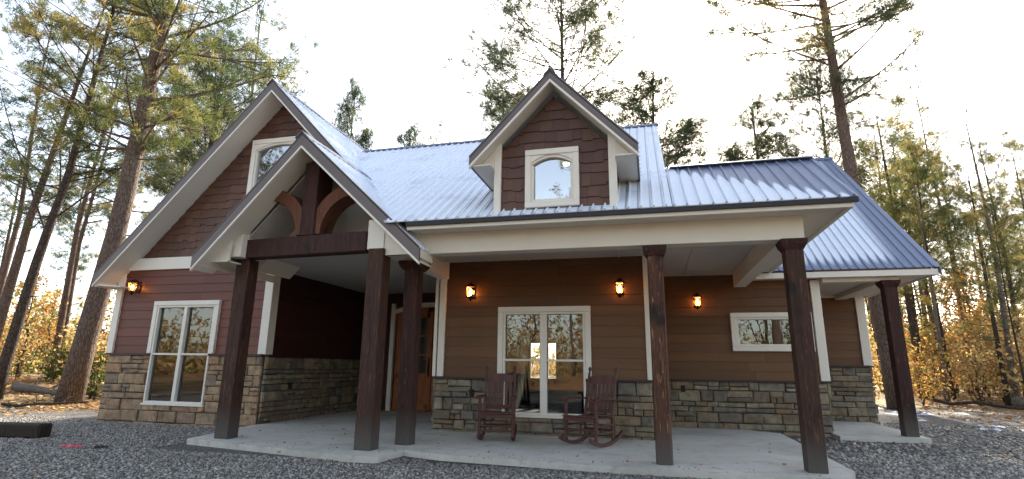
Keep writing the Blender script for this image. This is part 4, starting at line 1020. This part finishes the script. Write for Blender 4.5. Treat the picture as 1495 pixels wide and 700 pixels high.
# ---- hero trees ------------------------------------------------------------
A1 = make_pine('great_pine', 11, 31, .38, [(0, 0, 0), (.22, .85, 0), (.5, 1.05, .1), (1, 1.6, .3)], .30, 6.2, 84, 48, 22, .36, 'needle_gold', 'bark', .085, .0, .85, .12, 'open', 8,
               extra=[(.44, 3.0, 3.6, .25, 26), (.42, 5.9, 4.2, .2, 40), (.38, .2, 4.0, .1, 30), (.34, 6.1, 3.0, .0, 20), (.47, .3, 4.6, .35, 40), (.5, 3.4, 4.5, .3, 40), (.31, 3.3, 3.0, .15, 20)])
plant('pine_tree', A1, -20.3, 15.6, 1, 0, 'massive thick-trunked pine standing just beyond the corner of the red-sided bay')
# forked slim tree to the left of it
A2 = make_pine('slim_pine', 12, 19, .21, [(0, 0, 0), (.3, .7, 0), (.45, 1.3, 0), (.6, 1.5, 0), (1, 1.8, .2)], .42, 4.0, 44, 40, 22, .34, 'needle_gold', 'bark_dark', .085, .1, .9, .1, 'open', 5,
               extra=[(.33, 3.2, 4.2, 1.0, 26), (.36, .2, 3.8, .7, 26), (.4, 2.6, 3, .8, 20)])
x, y = pxpos(2, 15.5); plant('pine_tree', A2, x, y, 1, 0, 'slim leaning pine with forked limbs, beside the massive pine')
A2b = make_pine('slim_pine2', 17, 20, .24, [(0, 0, 0), (.4, .7, 0), (1, 2.4, .2)], .36, 3.8, 40, 36, 22, .34, 'needle', 'bark', .085, .1, .9, .1, 'open', 5)
x, y = pxpos(-22, 18.5); plant('pine_tree', A2b, x, y, 1, 0, 'second slim pine behind the leaning forked one')
# right hand tall pine with a bare trunk
A3 = make_pine('bare_pine', 13, 30, .34, [(0, 0, 0), (.35, -.55, 0), (.7, -.75, 0), (1, -1.0, 0)], .44, 5.6, 64, 56, 22, .34, 'needle', 'bark', .085, .0, 1.0, .12, 'open', 5,
               extra=[(.63, 3.3, 5.5, .05, 110), (.56, 3.1, 3.6, -.05, 50), (.66, 2.9, 5.2, .25, 100), (.60, 3.6, 4.4, .15, 80), (.62, .1, 3.6, .45, 60), (.58, .2, 3.0, .35, 30)])
x, y = pxpos(1303, 26); plant('pine_tree', A3, x, y, 1, 0, 'tall pine with a long bare trunk rising behind the dark side-porch post')
# crowns seen over the roof: (px of the top, py of the top, D, mesh kind, crown radius factor, label)
T1 = make_pine('open_pine', 21, 22, .26, [(0, 0, 0), (.5, .2, 0), (1, .1, 0)], .50, 4.9, 84, 84, 16, .30, 'needle', 'bark_dark', .085, .0, .55, .1, 'round', 4, clump=4)
T2 = make_pine('dense_pine', 22, 18, .24, [(0, 0, 0), (.5, -.2, 0), (1, .1, 0)], .40, 3.3, 96, 74, 16, .28, 'needle', 'bark_dark', .085, .05, .6, .1, 'cone', 4, clump=3)
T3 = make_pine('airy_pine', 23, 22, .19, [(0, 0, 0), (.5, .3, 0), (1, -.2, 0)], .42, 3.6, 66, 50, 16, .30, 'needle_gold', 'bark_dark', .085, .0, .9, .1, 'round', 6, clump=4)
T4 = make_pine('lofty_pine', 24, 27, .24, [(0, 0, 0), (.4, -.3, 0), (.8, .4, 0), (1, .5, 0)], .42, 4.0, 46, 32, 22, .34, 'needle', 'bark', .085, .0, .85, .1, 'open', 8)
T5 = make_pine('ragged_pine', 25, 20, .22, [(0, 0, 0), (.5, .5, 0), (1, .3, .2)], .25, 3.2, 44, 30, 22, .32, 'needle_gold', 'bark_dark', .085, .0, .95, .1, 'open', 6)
base_h = {id(T1): 22, id(T2): 18, id(T3): 22, id(T4): 27, id(T5): 20}
def skyline(px, py, D, pair, label, rot=0.0, wide=1.0):
    x, y = pxpos(px, D); h = height_for(px, py, D)-gh(x, y); s_ = h/base_h[id(pair)]
    r = plant('pine_tree', pair, x, y, s_, rot, label); r.scale = (s_*wide, s_*wide, s_); return r
skyline(822, -22, 30, T1, 'open-crowned pine rising directly behind the dormer', 1.0, 1.05)
skyline(728, 132, 36, T2, 'short dense pine peeping past the sloping edge of the dormer roof', 2.2, .9)
skyline(972, 112, 33, T2, 'airy pine behind the step between the two roof ridges', .5, 1.25)
skyline(1136, 152, 36, T2, 'rounded pine standing over the long low roof ridge', 4.0, 1.1)
skyline(1250, 90, 31, T1, 'broad pine with yellowing tufts just behind the bare tall trunk', 2.6, .75)
skyline(483, 130, 42, T2, 'narrow dark pine above the big gable slope', 1.1, .55)
skyline(578, 192, 50, T2, 'small distant pine above the valley of the roof', 5.1, .75)
skyline(636, 205, 60, T5, 'tiny distant pine top low over the frosted ridge', 3.1, .8)
skyline(1385, 208, 34, T3, 'thin-crowned pine above the woods beyond the side porch', 2.0, .8)
skyline(1345, 240, 42, T5, 'ragged pine leaning out beyond the roof tip', .8, .9)
skyline(1462, 240, 30, T5, 'ragged sunlit pine towards the edge of the woods across the drive', 4.4, .9)
skyline(1492, 285, 26, T3, 'thin pine with sparse limbs nearest the outer edge of the woods', 3.3, .6)

# ---- woods around -----------------------------------------------------------
L1_ = make_leafy('autumn_tree', 31, 9, .13, 2.3, 36, 26, .125, 'autumn', cb=.2)
L2_ = make_leafy('yellow_tree', 32, 8, .11, 2.4, 36, 26, .125, 'yellow', cb=.12, stems=2)
L3_ = make_leafy('green_tree', 33, 7, .10, 2.2, 36, 26, .12, 'green', cb=.1, stems=2)
B1_ = make_leafy('yellow_shrub', 34, 3.2, .05, 1.6, 34, 22, .09, 'yellow', cb=.05, stems=5, spread=.2)
B2_ = make_leafy('russet_shrub', 35, 2.8, .05, 1.5, 34, 22, .09, 'autumn', cb=.05, stems=5, spread=.2)
B3_ = make_leafy('green_shrub', 36, 2.2, .05, 1.3, 40, 26, .08, 'green', cb=.03, stems=5, spread=.2)
S1_ = make_pine('snag', 37, 16, .16, [(0, 0, 0), (.5, .4, 0), (1, .2, 0)], .5, 1.5, 10, 2, 6, .3, 'needle', 'bark_grey', .1, stubs=14)
rw = random.Random(77)
def inhouse(x, y): return -15.5 < x < 9.5 and y < 26
def woods(n, pxr, Dr, pairs, kind, label, cat, group, sr, avoid=None):
    k = 0; tries = 0
    while k < n and tries < n*20:
        tries += 1
        px = rw.uniform(*pxr); D = rw.uniform(Dr[0]**.5, Dr[1]**.5)**2; x, y = pxpos(px, D)
        if inhouse(x, y) or (avoid and avoid(x, y)): continue
        plant(kind, rw.choice(pairs), x, y, rw.uniform(*sr), rw.uniform(0, 6.28), label, cat, group, rw.uniform(.9, 1.12)); k += 1
nodrive = lambda x, y: (x > 7 and y < 27 and x < 17) 
nl = lambda x, y: (x > -19.5 and y < 17)
woods(13, (-130, 330), (24, 62), [T4, T5, T3, T1], 'pine_tree', 'one of the tall pines crowding the woods past the red-sided bay', 'tree', 'pines in the woods past the red bay', (.85, 1.25), nl)
woods(5, (-130, 300), (20, 44), [S1_, T4], 'slim_tree', 'slim bare-stemmed tree among the pines past the red-sided bay', 'tree', 'slim trees past the red bay', (.7, 1.1), nl)
woods(24, (-130, 330), (22, 50), [L1_, L3_, L1_, L2_], 'autumn_tree', 'small tree in autumn leaf under the pines past the red-sided bay', 'tree', 'autumn trees past the red bay', (.55, 1.0), nl)
woods(26, (-130, 230), (17, 36), [B2_, B3_, B2_, B3_, B1_], 'shrub', 'undergrowth shrub in autumn colour at the wood edge past the red bay', 'shrub', 'shrubs past the red bay', (.7, 1.25), nl)
woods(26, (1265, 1700), (34, 78), [T4, T5, T3, T5], 'pine_tree', 'one of the thin pines in the woods beyond the side porch', 'tree', 'pines in the woods beyond the side porch', (.5, .85), nodrive)
woods(12, (1285, 1680), (30, 60), [S1_], 'slim_tree', 'slim bare trunk among the yellow leaves beyond the side porch', 'tree', 'slim trees beyond the side porch', (.6, 1.0), nodrive)
woods(36, (1235, 1680), (33, 62), [L2_, L1_, L2_], 'autumn_tree', 'small yellow and orange tree in the woods beyond the side porch', 'tree', 'autumn trees beyond the side porch', (.5, .95), nodrive)
woods(40, (1235, 1680), (27, 48), [B1_, B1_, B2_], 'shrub', 'yellow undergrowth shrub across the drive beyond the side porch', 'shrub', 'shrubs beyond the side porch', (.7, 1.3), nodrive)
woods(22, (300, 1235), (44, 85), [T2, T5, L2_, L1_], 'tree', 'tree in the woods hidden for the most part behind the cabin', 'tree', 'trees behind the cabin', (.45, .7))
x, y = pxpos(146, 17.2); plant('evergreen_shrub', B3_, x, y, .8, 0, 'dark green round shrub tucked beside the stone corner', 'shrub')
# far wall of woodland that closes the view
def farwood(label, name, zones, seed):
    rng = np.random.default_rng(seed); C = []; T = []
    for (x0, x1, y0, y1, n, h) in zones:
        m = n; x = rng.uniform(x0, x1, m); y = rng.uniform(y0, y1, m); lump = .55+.45*np.sin(x*.35+1.3*np.sin(x*.11+y*.07))*np.sin(x*.17+2+y*.05)
        z = rng.random(m)**1.5*h*lump; C.append(np.stack([x, y, z+.3], 1)); T.append(np.clip(.45+.35*np.sin(x*.5+y*.3)+rng.normal(0, .18, m), 0, 1))
    C = np.concatenate(C); T = np.concatenate(T); V, F, T_ = needles(C, np.zeros_like(C), rng.uniform(.35, .8, len(C)), 5, rng, .45, T)
    tag(link(npmesh(name, V, F, M['yellow'], T_)), label, 'woodland', kind='stuff')
farwood('far undergrowth of yellowing woodland closing the view', 'far_woodland', [(-95, -24, 38, 62, 6500, 8), (-80, -45, 10, 40, 3500, 8), (18, 100, 55, 80, 9000, 8), (-24, 30, 60, 75, 3000, 6), (-70, 60, -75, -46, 9000, 13), (-75, -40, -45, 10, 5000, 11), (45, 75, -45, 40, 4000, 10)], 8)
# woods on the other side of the drive, behind the photographer: what the panes reflect
for k in range(26):
    x = rw.uniform(-38, 34); y = rw.uniform(-44, -17)
    plant('pine_tree', [T4, T5, T3, A3][k % 4], x, y, rw.uniform(.7, 1.1), rw.uniform(0, 6.28), 'sunlit pine across the drive mirrored in the window panes', 'tree', 'pines across the drive')
for k in range(34):
    plant('shrub', [B1_, B2_, B3_, L2_, L1_, L3_][k % 6], rw.uniform(-34, 30), rw.uniform(-34, -16), rw.uniform(.8, 1.3), rw.uniform(0, 6.28), 'sunlit undergrowth across the drive mirrored in the window panes', 'shrub', 'undergrowth across the drive')

# ---- fallen branches and logs ------------------------------------------------
def log(name, p0, p1, r_, mat, label, group=None, twigs=3, seed=0):
    rr = random.Random(seed); p0, p1 = Vector(p0), Vector(p1); mb = MB(); pts = [p0.lerp(p1, k/7)+Vector((rr.gauss(0, .05), rr.gauss(0, .05), rr.gauss(0, .04))) for k in range(8)]
    mb.tube(pts, [r_*(1-.5*k/7) for k in range(8)], 8)
    for k in range(twigs):
        q = rr.choice(pts[2:]); e = q+Vector((rr.uniform(-.8, .8), rr.uniform(-.5, .5), rr.uniform(.1, .6))); mb.tube([q, q.lerp(e, .5)+Vector((0, 0, .06)), e], [r_*.35, r_*.2, .008], 5, False)
    tag(mb.build(name, M[mat], smooth=True), label, 'log' if r_ > .07 else 'branch', group)
log('fallen_log', (-27.5, 18.6, .35), (-21.5, 17.6, .22), .20, 'bark_grey', 'pale fallen log lying behind the foot of the massive pine', None, 4, 1)
log('fallen_branch', (-20.5, 13.6, .10), (-17.8, 14.4, .2), .05, 'bark_dark', 'bent fallen branch on the sunlit litter before the massive pine', None, 3, 2)
log('fallen_branch', (-23.5, 14.6, .08), (-20.0, 13.1, .08), .06, 'bark_dark', 'long dark branch flat on the litter by the drive edge', None, 2, 3)
log('fallen_log', (14.5, 27.5, .35), (20.5, 29.5, .5), .22, 'bark_grey', 'grey fallen log below the yellow shrubs across the drive', None, 5, 4)
log('fallen_branch', (12.0, 28.5, .3), (15.5, 25.0, .1), .08, 'bark_dark', 'dark dead limb slanting down beside the fallen grey log', None, 4, 5)
log('fallen_branch', (17.0, 25.5, .15), (22.0, 27.0, .2), .06, 'bark_grey', 'thin pale limb lying on the leaves in front of the grey log', None, 4, 6)
